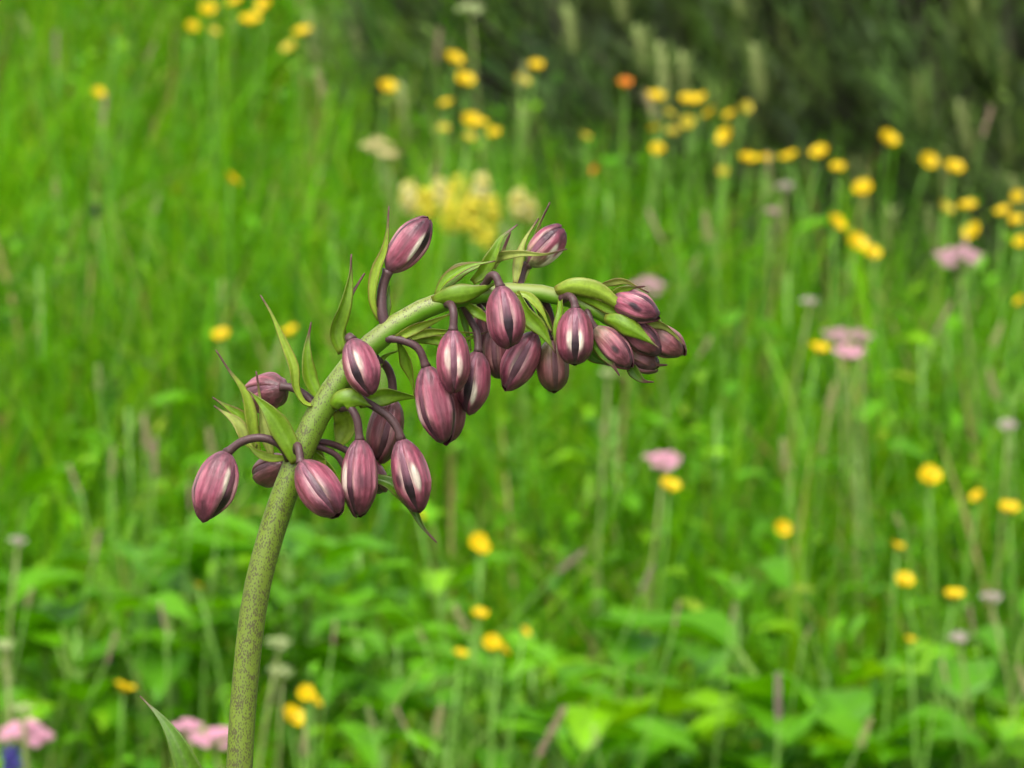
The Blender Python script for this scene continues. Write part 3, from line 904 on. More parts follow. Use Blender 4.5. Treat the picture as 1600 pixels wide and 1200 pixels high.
def pine_shrub(cx, cy, rx, ry, hh, label, seed, nshoot=1000):
    r = np.random.default_rng(seed); rr = random.Random(seed)
    gz = float(ground_z(cx, cy))
    root = obj('pine_shrub', None, loc=(cx, cy, gz))
    tag(root, label, 'shrub', 'dwarf pine shrubs')
    # limbs: bent, rising from the base
    tips = []
    for k in range(9):
        a = k * 2.4 + rr.uniform(-.3, .3); q = rr.uniform(.35, .8)
        pts = np.array([(0.06 * math.cos(a), .06 * math.sin(a), -.05), (.35 * q * rx * math.cos(a), .35 * q * ry * math.sin(a), .12 * hh), (.8 * q * rx * math.cos(a), .8 * q * ry * math.sin(a), .35 * hh), (q * rx * math.cos(a), q * ry * math.sin(a), .75 * hh)])
        v, f = tube(catmull(pts, 9), np.linspace(.03, .009, 9), 7)
        obj('limb', mesh_data('limb', v, f, M_BARK), root)
    # shoots
    az = r.uniform(0, 2 * np.pi, nshoot)
    v_ = r.uniform(0, 1, nshoot)                       # elevation, many low ones
    el = np.arcsin(v_ ** 1.0)
    sh = r.uniform(.5, 1.0, nshoot) ** .5
    sx = rx * sh * np.cos(el) ** .6 * np.cos(az); sy = ry * sh * np.cos(el) ** .6 * np.sin(az); sz = hh * sh * np.sin(el) * .95 + r.uniform(-.02, .06, nshoot)
    lumps = 1 + .14 * np.sin(5 * az + 7 * el + seed)
    sx *= lumps; sy *= lumps
    # the ground below a shoot slopes
    sz = np.maximum(sz + SLOPE * sy * (1 - v_), SLOPE * sy + .02)
    axis = np.stack([np.cos(az) * .5 + r.normal(0, .2, nshoot), np.sin(az) * .5 + r.normal(0, .2, nshoot), .85 + 0 * az], 1)
    axis /= np.linalg.norm(axis, axis=1)[:, None]
    SL = r.uniform(.08, .16, nshoot)
    nn = 46
    base = np.stack([sx, sy, sz], 1)
    tt = np.tile(np.linspace(.0, 1, nn), (nshoot, 1)) + r.uniform(-.02, .02, (nshoot, nn))
    pa = r.uniform(0, 2 * np.pi, (nshoot, nn))
    e1 = np.cross(axis, [0.3, 0.9, 0.1]); e1 /= np.linalg.norm(e1, axis=1)[:, None]; e2 = np.cross(axis, e1)
    p0 = base[:, None] + axis[:, None] * (tt * SL[:, None])[..., None]
    radial = np.cos(pa)[..., None] * e1[:, None] + np.sin(pa)[..., None] * e2[:, None]
    nl = r.uniform(.028, .045, (nshoot, nn))[..., None]
    nd = radial * .75 + axis[:, None] * .75
    p1 = p0 + nd * nl
    side = np.cross(nd, axis[:, None] + 0.01); side /= np.linalg.norm(side, axis=-1)[..., None] + 1e-9
    w = .0011
    V = np.stack([p0 - side * w, p0 + side * w, p1 + side * w * .5, p1 - side * w * .5], 2).reshape(-1, 3)
    n = nshoot * nn
    F = np.arange(n * 4).reshape(n, 4)
    pal = np.array([srgb(78, 112, 24), srgb(64, 96, 22), srgb(112, 142, 48), srgb(54, 82, 20), srgb(84, 112, 36)])
    col = pal[r.integers(0, 5, nshoot)] * r.uniform(.3, 1.45, nshoot)[:, None]
    o = obj('needles', mesh_data('needles', V, F, M_NEEDLE, np.repeat(col, nn * 4, 0)), root)
    o['kind'] = 'stuff'
    # twigs carrying the shoots
    inner = base * np.array([.55, .55, .6]); inner[:, 2] = np.maximum(inner[:, 2] - .05, SLOPE * inner[:, 1] + .01)
    ends = base + axis * SL[:, None]
    TV, TF = [], []
    for k in range(0, nshoot, 4):
        v, f = tube(np.array([inner[k], (inner[k] + base[k]) / 2 - np.array((0, 0, .02)), base[k], ends[k]]), [.004, .003, .002, .0012], 4)
        b = len(TV); TV += [tuple(q) for q in v]; TF += [tuple(b + q for q in g) for g in f]
    o = obj('twigs', mesh_data('twigs', TV, TF, M_BARK), root)
    o['kind'] = 'stuff'
    # young shoots, told apart as pale upright candles
    front = [k for k in range(nshoot) if sh[k] > .84 and sy[k] < ry * .25]
    rr.shuffle(front)
    for k in front[:130]:
        L = rr.uniform(.04, .075)
        q = Vector((0, 0, 1)).rotation_difference(Vector((axis[k][0] * .35, axis[k][1] * .35, 1)).normalized())
        obj('candle', CANDLE, root, Vector(ends[k]) - Vector((0, 0, .004)), q, (L * 1.1, L * 1.1, L))


PL = ['dark dwarf pine shrub at the upper end of the row, next to open meadow', 'dark dwarf pine shrub in the middle of the row behind the buttercups',
      'dark dwarf pine shrub at the lower end of the row, nearest the rosy umbels', 'taller dark dwarf pine shrub standing behind the other shrubs']
for k, (s, lb) in enumerate(zip(SHRUBS, PL)):
    pine_shrub(*s, lb, 20 + k, 1000 if k < 3 else 650)


# ------------------------------------------------------------------ the lily
STEM_PX = [(374, 1200, 0, 21), (383, 1067, 0, 20.5), (397, 945, 0, 21), (414, 868, 0, 21), (433, 805, 0, 21), (452, 752, 0, 20.5), (472, 702, 0, 20), (497, 648, 0, 20), (522, 607, 0, 19.5), (552, 568, 0, 19), (590, 530, 0, 18), (640, 494, 0, 16.5),
           (695, 470, 0, 15.5), (750, 459, 0, 14.5), (810, 455, 0, 13.5), (870, 462, 0, 13), (915, 478, 2, 12), (955, 500, 4, 10.5), (990, 524, 6, 8), (1012, 540, 8, 5)]
LILY = P(372, 1260)
LILY_BASE = Vector((P(340, 1200).x, P(340, 1200).y + .03, 0))
LILY_BASE.z = float(ground_z(LILY_BASE.x, LILY_BASE.y))
lily = obj('lily_plant', None, loc=LILY_BASE)
tag(lily, 'tall lily with arching speckled stem and drooping dusky pink buds', 'lily')


def LP(px, py, off=0):
    return np.array(P(px, py, off) - LILY_BASE)


def build_stem():
    low = [(*(np.array((0, 0, -.03))), .0062), (*(LP(352, 1200 + 3000)), .0058), (*(LP(358, 1200 + 1400)), .0050), (*(LP(366, 1420)), .0044)]
    pts = low + [(*LP(x, y, o), r * .0002) for x, y, o, r in STEM_PX]
    q = catmull(np.array(pts), 150)
    # nodes swell slightly
    rad = q[:, 3] * (1 + .012 * np.sin(np.arange(150) * .9))
    V, F = tube(q[:, :3], rad, 20, .012, 7)
    k = 20
    cols = np.zeros((len(V), 4))
    i = np.minimum(np.arange(len(V)) // k, 149)
    t = i / 149
    # along the visible part: purplish dots thin out towards the tip
    vis = sstep(q[:, 0], LP(380, 900)[0], LP(640, 480)[0])[i]
    cen = q[i, :3]
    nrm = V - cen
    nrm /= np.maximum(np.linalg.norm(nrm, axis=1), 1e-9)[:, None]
    up_left = sstep(nrm @ np.array([-.62, -.1, .77]), -.15, .55)   # side of the arch facing up and left: greyer skin, denser dots
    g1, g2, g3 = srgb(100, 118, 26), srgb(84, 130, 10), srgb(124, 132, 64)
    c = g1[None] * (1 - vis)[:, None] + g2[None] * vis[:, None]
    c = c * (1 - (vis * up_left)[:, None] * .9) + g3[None] * (vis * up_left)[:, None] * .9
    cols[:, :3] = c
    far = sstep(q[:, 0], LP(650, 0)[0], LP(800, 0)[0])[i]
    cols[:, 3] = (1.0 - vis) * 1.0 + vis * (.25 + .62 * up_left) * (1 - .75 * far)
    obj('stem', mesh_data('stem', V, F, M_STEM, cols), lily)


build_stem()

# bud surface ---------------------------------------------------------------
PT = np.array([0, .03, .08, .16, .28, .40, .52, .64, .76, .86, .93, .975, 1.0])
PR = np.array([.20, .36, .53, .72, .89, .97, 1.0, .985, .90, .755, .585, .41, .16])
PINK, LIGHT, PALE, DARK, MAUVE, BROWN, GREENISH = srgb(132, 60, 78), srgb(188, 122, 134), srgb(216, 200, 182), srgb(38, 20, 30), srgb(96, 64, 72), srgb(88, 62, 46), srgb(138, 156, 94)


def mixc(a, b, f):
    f = np.asarray(f)[..., None]
    return a * (1 - f) + b * f


def wrap(a):
    return (a + math.pi) % (2 * math.pi) - math.pi


def make_bud(base, tip, width, roll=0, pale=.6, dark=.7, brown=0.0, green=0.0, spots=(), blobs=(), tipw=1.0, seed=0, slot=.35):
    """spots: dark marks, blobs: pale marks; each (degrees from the side facing the camera, position along bud, strength)"""
    r = np.random.default_rng(100 + seed)
    b0, t0 = Vector(LP(*base)), Vector(LP(*tip))
    ax = (t0 - b0); L = ax.length; ax.normalize()
    X = (-FWD) - ax * (-FWD).dot(ax); X.normalize()
    Y = ax.cross(X)
    rot = Matrix((X, Y, ax)).transposed().to_quaternion()
    W = width * .0002 * .5
    roll = R(roll)

    def radius(t):
        rr = np.interp(t, PT, PR)
        return W * (rr if tipw == 1 else rr * (1 - (1 - tipw) * sstep(t, .6, 1)))

    slots = slot * r.uniform(.3, 1.0, 3) if slot < .9 else np.array([slot, .4, .4])
    sl_at = r.uniform(.62, .74, 3)

    # ------- inner body with three keels that show in the grooves
    nt, na = 40, 48
    T = np.linspace(0, 1, nt); T = T ** 1.0
    A = np.arange(na) * 2 * math.pi / na
    TT, AA = np.meshgrid(T, A, indexing='ij')
    k3 = np.cos(3 * (AA - roll))                      # 1 on the keels
    RR = radius(TT) * (.90 + .07 * k3)
    V = np.stack([RR * np.cos(AA), RR * np.sin(AA), TT * L * .992], -1).reshape(-1, 3)
    col = np.broadcast_to(mixc(srgb(128, 80, 94), srgb(98, 58, 72), .4), TT.shape + (3,)).copy()
    dk = sstep(TT, .36 + .2 * r.random(), .74) * dark
    col = mixc(col, DARK, np.clip(dk, 0, 1))
    for g in range(3):
        near = np.exp(-(wrap(AA - roll - g * R(120)) / R(24)) ** 4)
        col = mixc(col, DARK * .7, np.clip(1.15 * slots[g] * near * np.exp(-((TT - sl_at[g]) / .2) ** 2), 0, .95))
    col = mixc(col, BROWN * .8, brown * .6)
    F = [(i * na + j, i * na + (j + 1) % na, (i + 1) * na + (j + 1) % na, (i + 1) * na + j) for i in range(nt - 1) for j in range(na)]
    V = np.vstack([V, [(0, 0, -.0004), (0, 0, L)]]); c0 = len(V) - 2
    F += [(c0, (j + 1) % na, j) for j in range(na)] + [(c0 + 1, (nt - 1) * na + j, (nt - 1) * na + (j + 1) % na) for j in range(na)]
    col = np.vstack([col.reshape(-1, 3), [MAUVE, DARK]])
    bud = obj('flower_bud', mesh_data('flower_bud', V, F, M_TEPAL, col), lily, b0, rot)

    # ------- three outer tepals, lapping over the body and leaving a groove
    for q in range(3):
        ns = 25
        S = np.linspace(-1, 1, ns)
        TT, SS = np.meshgrid(T, S, indexing='ij')
        gap = R(7.0) * np.interp(TT, [0, .12, .4, .7, .92, 1], [.25, .45, .85, 1.0, .6, .35]) * (.8 + .5 * r.random())
        # a groove gapes where it has a slot: the side towards groove q (s=-1) and groove q+1 (s=+1)
        for g, sg in ((q, -1), ((q + 1) % 3, 1)):
            gap = gap + (SS * sg > 0) * R(3.6) * slots[g] * np.exp(-((TT - sl_at[g]) / .17) ** 2)
        half = R(60) - gap
        skew = R(3) * math.sin(q * 2 + seed)
        PHI = roll + R(60) + q * R(120) + SS * half + skew * np.sin(math.pi * TT)
        a = np.abs(SS)
        amp = sstep(TT, 0, .18) * (1 - .35 * sstep(TT, .8, 1))
        rib = r.uniform(6, 9); rph = r.uniform(0, 6)
        prof = 1.0 + amp * (.045 * np.exp(-((a - .66) / .2) ** 2) - .03 * np.exp(-(SS / .2) ** 2) + .012 * np.sin(rib * SS + rph + TT)) - .15 * sstep(a, .86, 1.0)
        wob = 1 + .018 * np.sin(6 * TT + q * 2 + seed + 2 * SS) * amp
        wob *= 1 + r.uniform(-.06, .10) * sstep(TT, .86, 1.0)
        RR = radius(TT) * prof * wob
        lift = (.5 - .5 * a) * .0006 * sstep(TT, .9, 1.0)
        V = np.stack([RR * np.cos(PHI), RR * np.sin(PHI), TT * (L + r.uniform(-.0008, .0008)) + lift * 1.4], -1).reshape(-1, 3)
        ph = wrap(PHI)
        # pigment, with some shading put into the tip colour
        tone = .85 + .3 * r.random()
        col = np.broadcast_to(PINK * tone, TT.shape + (3,)).copy()
        stre = .5 + .5 * np.sin(SS * (11 + 6 * r.random()) + 6 * r.random() + .8 * np.sin(3 * TT))
        col = mixc(col, LIGHT, .30 * stre * np.exp(-((TT - .5) / .3) ** 2))
        for sg in (-1, 1):
            e = sg * SS
            rid = np.exp(-((e - .66) / .17) ** 2) * np.exp(-((TT - .5) / .27) ** 2) * (.35 + .45 * r.random())
            col = mixc(col, LIGHT, np.clip(rid, 0, 1))
            mar = sstep(e, .62, .88) * np.exp(-((TT - (.50 + .16 * r.random())) / .2) ** 2) * pale * (.35 + .75 * r.random())
            col = mixc(col, PALE, np.clip(mar, 0, .92))
        fine = np.sin(SS * 31 + 5 * r.random() + 1.3 * np.sin(4 * TT)) * np.sin(SS * 13 + 6 * r.random())
        col = col * (1 + .16 * fine)[..., None]
        blot = np.sin(5 * TT + 3 * SS + 6 * r.random()) * np.sin(3 * TT - 4 * SS + 6 * r.random())
        col = mixc(col, srgb(118, 38, 66), np.clip(.55 * blot, 0, .5) * sstep(TT, .35, .6))
        col = mixc(col, MAUVE, np.clip(-.5 * blot, 0, .45))
        mid = np.exp(-(SS / .10) ** 2) * .30 * sstep(TT, .1, .4)
        col = mixc(col, MAUVE * .7, mid)
        for (dg, uu, st) in blobs:
            bl = sstep(np.exp(-(wrap(PHI - R(dg)) / R(14)) ** 2 - ((TT - uu + .004 * wrap(PHI - R(dg)) * 57) / .20) ** 2), .25, .75) * min(st, 1) * .86
            col = mixc(col, PALE, np.clip(bl * 1.25, 0, .95))
        col = mixc(col, MAUVE * .8, (.85 + .1 * np.sin(9 * SS)) * (1 - sstep(TT + .06 * np.sin(8 * SS + seed), .03, .32)))
        tipd = sstep(TT + .06 * np.sin(5 * SS + seed), .66, .95)  # dark purple tip, painted darker still to deepen its shading
        col = mixc(col, mixc(DARK, PINK, .22), .88 * tipd)
        col = mixc(col, DARK, .75 * dark * sstep(a, .90, 1.0) * sstep(TT, .15, .5))
        for (dg, uu, st) in spots:
            bl = sstep(np.exp(-(wrap(PHI - R(dg)) / R(13)) ** 2 - ((TT - uu) / .12) ** 2), .2, .8) * st * .75
            col = mixc(col, DARK, np.clip(bl * 1.3, 0, .95))
        if brown:
            col = mixc(col, BROWN, brown)
        if green:
            col = mixc(col, GREENISH, np.clip(green * (1 - sstep(TT, .1, .6)) , 0, 1))
        F = [(i * ns + j, i * ns + j + 1, (i + 1) * ns + j + 1, (i + 1) * ns + j) for i in range(nt - 1) for j in range(ns - 1)]
        obj('tepal', mesh_data('tepal', V, F, M_TEPAL, col.reshape(-1, 3)), bud)
    return bud


def pedicel(pts, r0=6.5, r1=6.5, green=0.0):
    q = catmull(np.array([LP(*p) for p in pts]), 16)
    rad = np.linspace(r0, r1, 16) * .0002
    rad[:2] *= np.array([1.35, 1.12]); rad[-2:] *= np.array([1.1, 1.35])
    V, F = tube(q, rad, 10)
    t = np.r_[np.repeat(np.arange(16) / 15, 10), 0, 1]
    c = mixc(srgb(70, 45, 48), srgb(78, 54, 54), t)
    c = mixc(c, srgb(120, 140, 60), green * (1 - t))
    obj('pedicel', mesh_data('pedicel', V, F, M_PEDICEL, c), lily)


def bract(pts, width, roll=0, roll1=None, fold=.45, shape=.38, bw=.45, tone=0, brown=.5, tipb=.80, curl=0):
    """leaf-like strip along points; roll turns its face away from the camera (degrees, base to tip)"""
    n, ns = 22, 9
    pts3 = np.array([LP(*p) for p in pts])
    q = catmull(pts3, n)
    tang = np.gradient(q, axis=0); tang /= np.linalg.norm(tang, axis=1)[:, None]
    roll1 = roll if roll1 is None else roll1
    ph = pts[0][0] * .37
    W = width * .0002 * .5
    cam_n = -np.array(FWD)
    Vt, Vb, col = [], [], []
    light, mid_, deep = srgb(144, 170, 48), srgb(114, 152, 26), srgb(82, 122, 20)
    gcol = [mid_, light, deep, srgb(162, 174, 84)][tone]
    edge, tipc = srgb(108, 56, 46), srgb(102, 66, 66)
    for i in range(n):
        t = i / (n - 1)
        nr = cam_n - tang[i] * cam_n.dot(tang[i])
        nr /= max(np.linalg.norm(nr), 1e-6)
        side = np.cross(tang[i], nr)
        a = R(roll + (roll1 - roll) * t)
        nn = nr * math.cos(a) + side * math.sin(a); ss = side * math.cos(a) - nr * math.sin(a)
        if t < shape:
            w = bw + (1 - bw) * math.sin(t / shape * math.pi / 2)
        else:
            u = (t - shape) / (1 - shape)
            w = (1 - u ** 1.15) ** 1.35
        w = max(w * W, .0005 - .0003 * t ** 8)
        for j in range(ns):
            s = -1 + 2 * j / (ns - 1)
            up = fold * w * (abs(s) ** 1.3) + .24 * w * s * abs(s) * math.sin(7 * t + ph) + .10 * w * math.sin(9 * t + ph)
            p = q[i] + ss * (s * w * math.sqrt(max(0.05, 1 - .45 * fold * fold))) + nn * up
            th = .00022 * (1.15 - abs(s) ** 2) + .00004
            Vt.append(p + nn * th); Vb.append(p - nn * th)
            c = gcol * (1 + .10 * math.cos(9 * s + pts[0][1])) 
            c = c * (1 - .12 * t)
            if j == ns // 2:
                c = c * .86 + srgb(170, 190, 110) * .10
            f = min(1, sstep(abs(s), .62, .95) * brown * (.75 + .5 * t))
            c = c * (1 - f) + edge * f
            f = sstep(t, tipb - .10, max(min(tipb + .14, 1.0), tipb - .02))
            c = c * (1 - f) + tipc * f
            f = (1 - sstep(t, 0, .09)) * .55
            c = c * (1 - f) + edge * f
            col.append(c)
    V = np.vstack([Vt, Vb]); m = n * ns
    F = []
    for i in range(n - 1):
        for j in range(ns - 1):
            a0, a1, a2, a3 = i * ns + j, i * ns + j + 1, (i + 1) * ns + j + 1, (i + 1) * ns + j
            F.append((a0, a1, a2, a3)); F.append((m + a3, m + a2, m + a1, m + a0))
        F.append((i * ns, (i + 1) * ns, m + (i + 1) * ns, m + i * ns))
        e = ns - 1
        F.append(((i + 1) * ns + e, i * ns + e, m + i * ns + e, m + (i + 1) * ns + e))
    for j in range(ns - 1):
        F.append((j + 1, j, m + j, m + j + 1))
        b = (n - 1) * ns
        F.append((b + j, b + j + 1, m + b + j + 1, m + b + j))
    obj('bract', mesh_data('bract', V, F, M_BRACT, np.vstack([col, col])), lily)


# buds: (base) (tip) width ...
make_bud((354, 706, -18), (319, 812, -30), 66, -50, pale=.35, blobs=[(-32, .40, 1.0)], slot=.92, seed=1, tipw=.8)
pedicel([(452, 716, -12), (436, 694, -28), (408, 684, -32), (378, 690, -26), (354, 708, -18)])
make_bud((440, 604, 20), (393, 622, 98), 62, 20, pale=.1, brown=.25, seed=2)
pedicel([(500, 640, 6), (478, 618, 14), (456, 606, 18), (438, 604, 22)])
make_bud((446, 722, 34), (404, 746, 90), 50, 30, pale=.05, brown=.45, seed=3)
pedicel([(470, 712, 10), (458, 716, 26), (444, 723, 36)])
make_bud((470, 722, -52), (526, 803, -86), 64, 2, pale=.6, dark=.55, seed=4, tipw=1.0)
pedicel([(462, 712, -14), (464, 697, -34), (467, 702, -46), (470, 724, -53)])
make_bud((562, 686, -26), (561, 806, -30), 58, 34, pale=.35, spots=[(-14, .58, .5)], blobs=[(52, .48, .7)], seed=5, tipw=.8)
pedicel([(534, 636, -8), (548, 638, -22), (558, 656, -27), (562, 688, -26)])
make_bud((614, 622, 42), (590, 720, 48), 56, -5, pale=.35, brown=.35, seed=6)
pedicel([(585, 560, 10), (602, 570, 30), (612, 592, 40), (614, 624, 42)], 6.5, 7)
make_bud((545, 704, 36), (600, 768, 52), 46, 10, pale=.2, brown=.3, seed=7)
pedicel([(490, 690, 10), (512, 692, 22), (530, 698, 32), (546, 706, 36)], 5.5, 5.5)
pedicel([(488, 696, 6), (508, 702, 12), (528, 714, 18), (545, 742, 24)], 5, 5)
make_bud((627, 686, -20), (655, 799, -24), 58, 12, pale=.5, blobs=[(-18, .55, 1.1)], spots=[(42, .55, .8)], slot=.92, seed=8, tipw=.85)
pedicel([(545, 612, 0), (582, 634, -12), (606, 650, -18), (620, 668, -21), (627, 688, -20)])
make_bud((549, 530, -44), (580, 617, -66), 57, 22, pale=.5, blobs=[(2, .45, .6)], spots=[(26, .72, .6)], slot=.92, seed=9, tipw=.85)
pedicel([(562, 560, -14), (550, 540, -32), (545, 526, -40), (550, 532, -44)], 7, 7)
make_bud((666, 572, -14), (694, 692, -16), 60, 44, pale=.25, seed=10, blobs=[(72, .55, .5)], tipw=.85)
pedicel([(603, 528, -8), (630, 532, -16), (654, 545, -17), (666, 574, -14)])
make_bud((706, 588, 34), (701, 690, 36), 52, 20, pale=.25, brown=.35, seed=11)
pedicel([(650, 500, 12), (686, 530, 30), (704, 560, 36), (706, 590, 34)], 5.5, 5.5)
make_bud((708, 515, -46), (709, 612, -52), 52, 0, pale=.4, dark=.45, seed=12, blobs=[(20, .45, .55), (-22, .6, .5)], tipw=.9)
pedicel([(700, 474, -12), (706, 478, -36), (709, 492, -45), (708, 517, -46)])
make_bud((747, 549, 8), (731, 645, 8), 54, 14, pale=.45, blobs=[(-8, .66, .9)], spots=[(18, .75, .8)], slot=.92, seed=13, tipw=.85)
pedicel([(722, 474, 8), (735, 500, 18), (746, 522, 14), (747, 551, 8)], 5.5, 6)
make_bud((782, 447, -58), (797, 541, -72), 58, -8, pale=.55, dark=.9, slot=.92, seed=14, tipw=1.0)
pedicel([(757, 448, -14), (765, 433, -38), (774, 431, -54), (782, 449, -58)])
make_bud((836, 520, 4), (791, 607, 2), 53, 0, pale=.55, dark=.35, seed=15, spots=[(48, .45, .5)], tipw=.9)
pedicel([(812, 462, 6), (826, 482, 10), (836, 500, 8), (836, 522, 4)], 5.5, 6)
make_bud((772, 510, 46), (780, 592, 46), 44, 10, pale=.3, brown=.55, seed=16)
pedicel([(748, 465, 10), (762, 478, 36), (771, 490, 46), (772, 512, 46)], 5, 5)
make_bud((752, 484, 60), (764, 560, 70), 40, 20, pale=.3, brown=.2, seed=27)
pedicel([(735, 462, 8), (742, 468, 40), (748, 472, 56), (752, 486, 60)], 5, 5)
make_bud((862, 530, 22), (866, 611, 22), 50, -8, pale=.15, brown=.6, green=.25, seed=17, tipw=1.1)
pedicel([(848, 462, 6), (858, 486, 20), (862, 508, 24), (862, 532, 22)], 6, 6)
make_bud((899, 480, -40), (898, 569, -48), 56, 0, pale=.85, dark=.75, slot=.92, seed=18, blobs=[(15, .62, .8), (-15, .62, .8)], tipw=1.1)
pedicel([(880, 466, -12), (889, 463, -28), (896, 469, -38), (899, 482, -40)])
make_bud((607, 424, 4), (669, 343, -2), 54, 52, pale=.3, blobs=[(32, .50, 1.1), (30, .62, 1)], spots=[(-16, .85, .6)], slot=.92, seed=19, tipw=.9)
pedicel([(606, 516, 0), (599, 498, -1), (596, 474, 2), (598, 448, 6), (607, 422, 4)], 9, 7.5)
make_bud((826, 414, 14), (879, 357, 4), 51, -24, pale=.7, blobs=[(35, .55, 1), (70, .5, 1), (55, .3, .8)], green=.5, seed=20, tipw=1.0)
pedicel([(810, 446, 6), (815, 426, 14), (820, 416, 15), (828, 412, 14)], 8, 7)
make_bud((956, 464, -16), (1030, 494, -30), 47, 62, pale=.25, spots=[(0, .52, 1.0), (8, .62, .9)], blobs=[(-50, .6, .7)], seed=21, tipw=.8)
pedicel([(930, 478, 0), (938, 466, -8), (948, 462, -14), (958, 465, -16)], 5, 5)
make_bud((930, 512, -14), (985, 573, -24), 46, 60, pale=.3, spots=[(0, .62, 1.0)], green=.2, brown=.15, seed=22, tipw=.85)
pedicel([(916, 482, -2), (920, 492, -12), (924, 502, -15), (931, 513, -14)], 5, 5)
make_bud((972, 500, 6), (1033, 553, -4), 46, 70, pale=.1, brown=.2, seed=23, dark=.8, tipw=.8)
pedicel([(955, 498, 4), (962, 496, 6), (974, 502, 6)], 5, 5)
make_bud((1010, 512, 16), (1066, 554, 10), 48, 60, pale=.25, brown=.45, green=.2, seed=24, tipw=.85)
pedicel([(990, 520, 8), (1000, 512, 14), (1012, 513, 16)], 4.5, 4.5)
make_bud((972, 548, 24), (1027, 574, 20), 42, 30, pale=.1, brown=.5, green=.6, seed=25)
pedicel([(975, 516, 6), (968, 532, 18), (973, 549, 24)], 4.5, 4.5)
make_bud((930, 470, 26), (964, 506, 22), 36, 40, pale=.5, green=.1, seed=26)
pedicel([(905, 472, 4), (916, 466, 20), (932, 471, 26)], 4.5, 4.5)

# bracts at the lowest whorl
bract([(463, 722, -20), (446, 684, -30), (420, 642, -34), (385, 607, -26)], 36, 18, -15, fold=.35, shape=.45, brown=.45, tipb=.93, bw=.55)
bract([(404, 712, 14), (392, 668, 6), (382, 616, 0), (358, 580, -4), (337, 547, -8)], 22, 30, 45, fold=.5, shape=.35, tone=1, tipb=.72)
bract([(424, 714, 24), (412, 680, 20), (406, 630, 18), (400, 580, 16)], 20, 30, 50, fold=.6, shape=.3, tone=3, tipb=.78)
bract([(416, 690, 26), (388, 664, 22), (366, 645, 18), (332, 621, 14)], 24, 10, 40, fold=.6, shape=.45, tone=0, brown=.9, tipb=.85)
bract([(400, 700, 10), (384, 688, 4), (368, 660, 0), (334, 634, -4)], 24, 20, 35, fold=.5, shape=.4, tone=3, tipb=.85)
bract([(448, 716, 0), (425, 716, -6), (402, 708, -8), (382, 690, -8)], 16, 10, 10, fold=.5, shape=.5, tone=1, tipb=1.1)
bract([(502, 634, -4), (476, 632, -12), (460, 606, -14), (456, 572, -12), (440, 528, -10), (424, 490, -8), (407, 461, -6)], 20, 60, -10, fold=.55, shape=.4, tone=1, brown=.6, tipb=.86)
bract([(500, 624, 2), (484, 590, 0), (479, 548, -2), (486, 503, -2)], 26, 8, 20, fold=.45, shape=.35, tone=0, tipb=.78)
bract([(534, 552, -6), (524, 520, -10), (536, 476, -12), (546, 432, -8), (549, 397, -6)], 32, 10, 60, fold=.6, shape=.35, tone=0, brown=.35, tipb=.80)
bract([(538, 545, 8), (536, 500, 8), (550, 462, 6), (570, 427, 4)], 20, -20, -50, fold=.6, shape=.4, tone=0, brown=.8, tipb=.62)
bract([(595, 500, 6), (586, 468, 2), (590, 424, -2), (604, 384, -4), (608, 322, -6)], 23, -40, -25, fold=.7, shape=.35, tone=1, brown=.8, tipb=.80)
bract([(604, 500, 10), (606, 470, 14), (608, 446, 16)], 12, 10, 20, fold=.5, tone=2, tipb=1.1, brown=.7)
# bracts in front of and under the arch
bract([(524, 640, -14), (534, 626, -26), (556, 624, -32), (582, 636, -30)], 34, 15, -10, fold=-.3, shape=.5, tone=0, bw=.7, tipb=1.0, brown=.4)
bract([(560, 632, 6), (590, 620, 12), (625, 618, 14), (662, 622, 16)], 30, 10, 30, fold=.4, shape=.45, tone=0, tipb=.95, brown=.3)
bract([(528, 640, 18), (540, 660, 30), (532, 690, 36), (516, 704, 38)], 40, 30, 10, fold=.3, shape=.5, tone=1, tipb=1.1, brown=.3)
bract([(480, 700, 20), (510, 730, 26), (540, 770, 20), (566, 805, 10)], 24, 20, 30, fold=.4, shape=.4, tone=0, tipb=.95, brown=.3)
bract([(496, 700, 26), (502, 716, 24), (508, 740, 20), (512, 762, 18)], 16, 10, 30, fold=.4, shape=.4, tone=1, tipb=1.0, brown=.3)
bract([(580, 748, 20), (612, 758, 12), (640, 786, 6), (660, 822, 2), (683, 848, 0)], 26, -30, 20, fold=.55, shape=.32, tone=2, tipb=.80, brown=.45, bw=.6)
bract([(612, 532, -10), (640, 516, -20), (672, 503, -24), (712, 487, -26)], 19, 20, 30, fold=.6, shape=.45, tone=1, tipb=.93, brown=.7)
bract([(626, 536, 2), (660, 520, 8), (700, 518, 10), (742, 520, 12)], 15, 25, 30, fold=.5, shape=.4, tone=1, tipb=.95)
bract([(640, 532, 10), (676, 530, 14), (716, 532, 16), (762, 518, 18)], 17, 20, 20, fold=.4, shape=.4, tone=0, tipb=.86, brown=.7)
bract([(624, 534, 6), (636, 560, 14), (644, 592, 18), (648, 622, 20)], 22, 35, 50, fold=.5, shape=.4, tone=0, tipb=1.0, brown=.6)
bract([(560, 578, 4), (584, 574, 14), (602, 556, 18), (622, 548, 16)], 18, 20, 20, fold=.4, tone=0, tipb=1.1, brown=.6)
bract([(676, 471, -14), (704, 462, -26), (744, 456, -28), (785, 438, -26)], 31, 10, 30, fold=-.25, shape=.45, tone=0, tipb=.90, brown=.5, bw=.5)
bract([(682, 462, -6), (700, 436, -14), (730, 418, -16), (774, 408, -14)], 20, -35, -30, fold=.6, shape=.35, tone=0, tipb=.92, brown=1.0)
bract([(684, 458, 2), (716, 426, 0), (752, 413, 0), (776, 406, 0)], 26, -10, -20, fold=.5, shape=.4, tone=0, tipb=1.0, brown=.7)
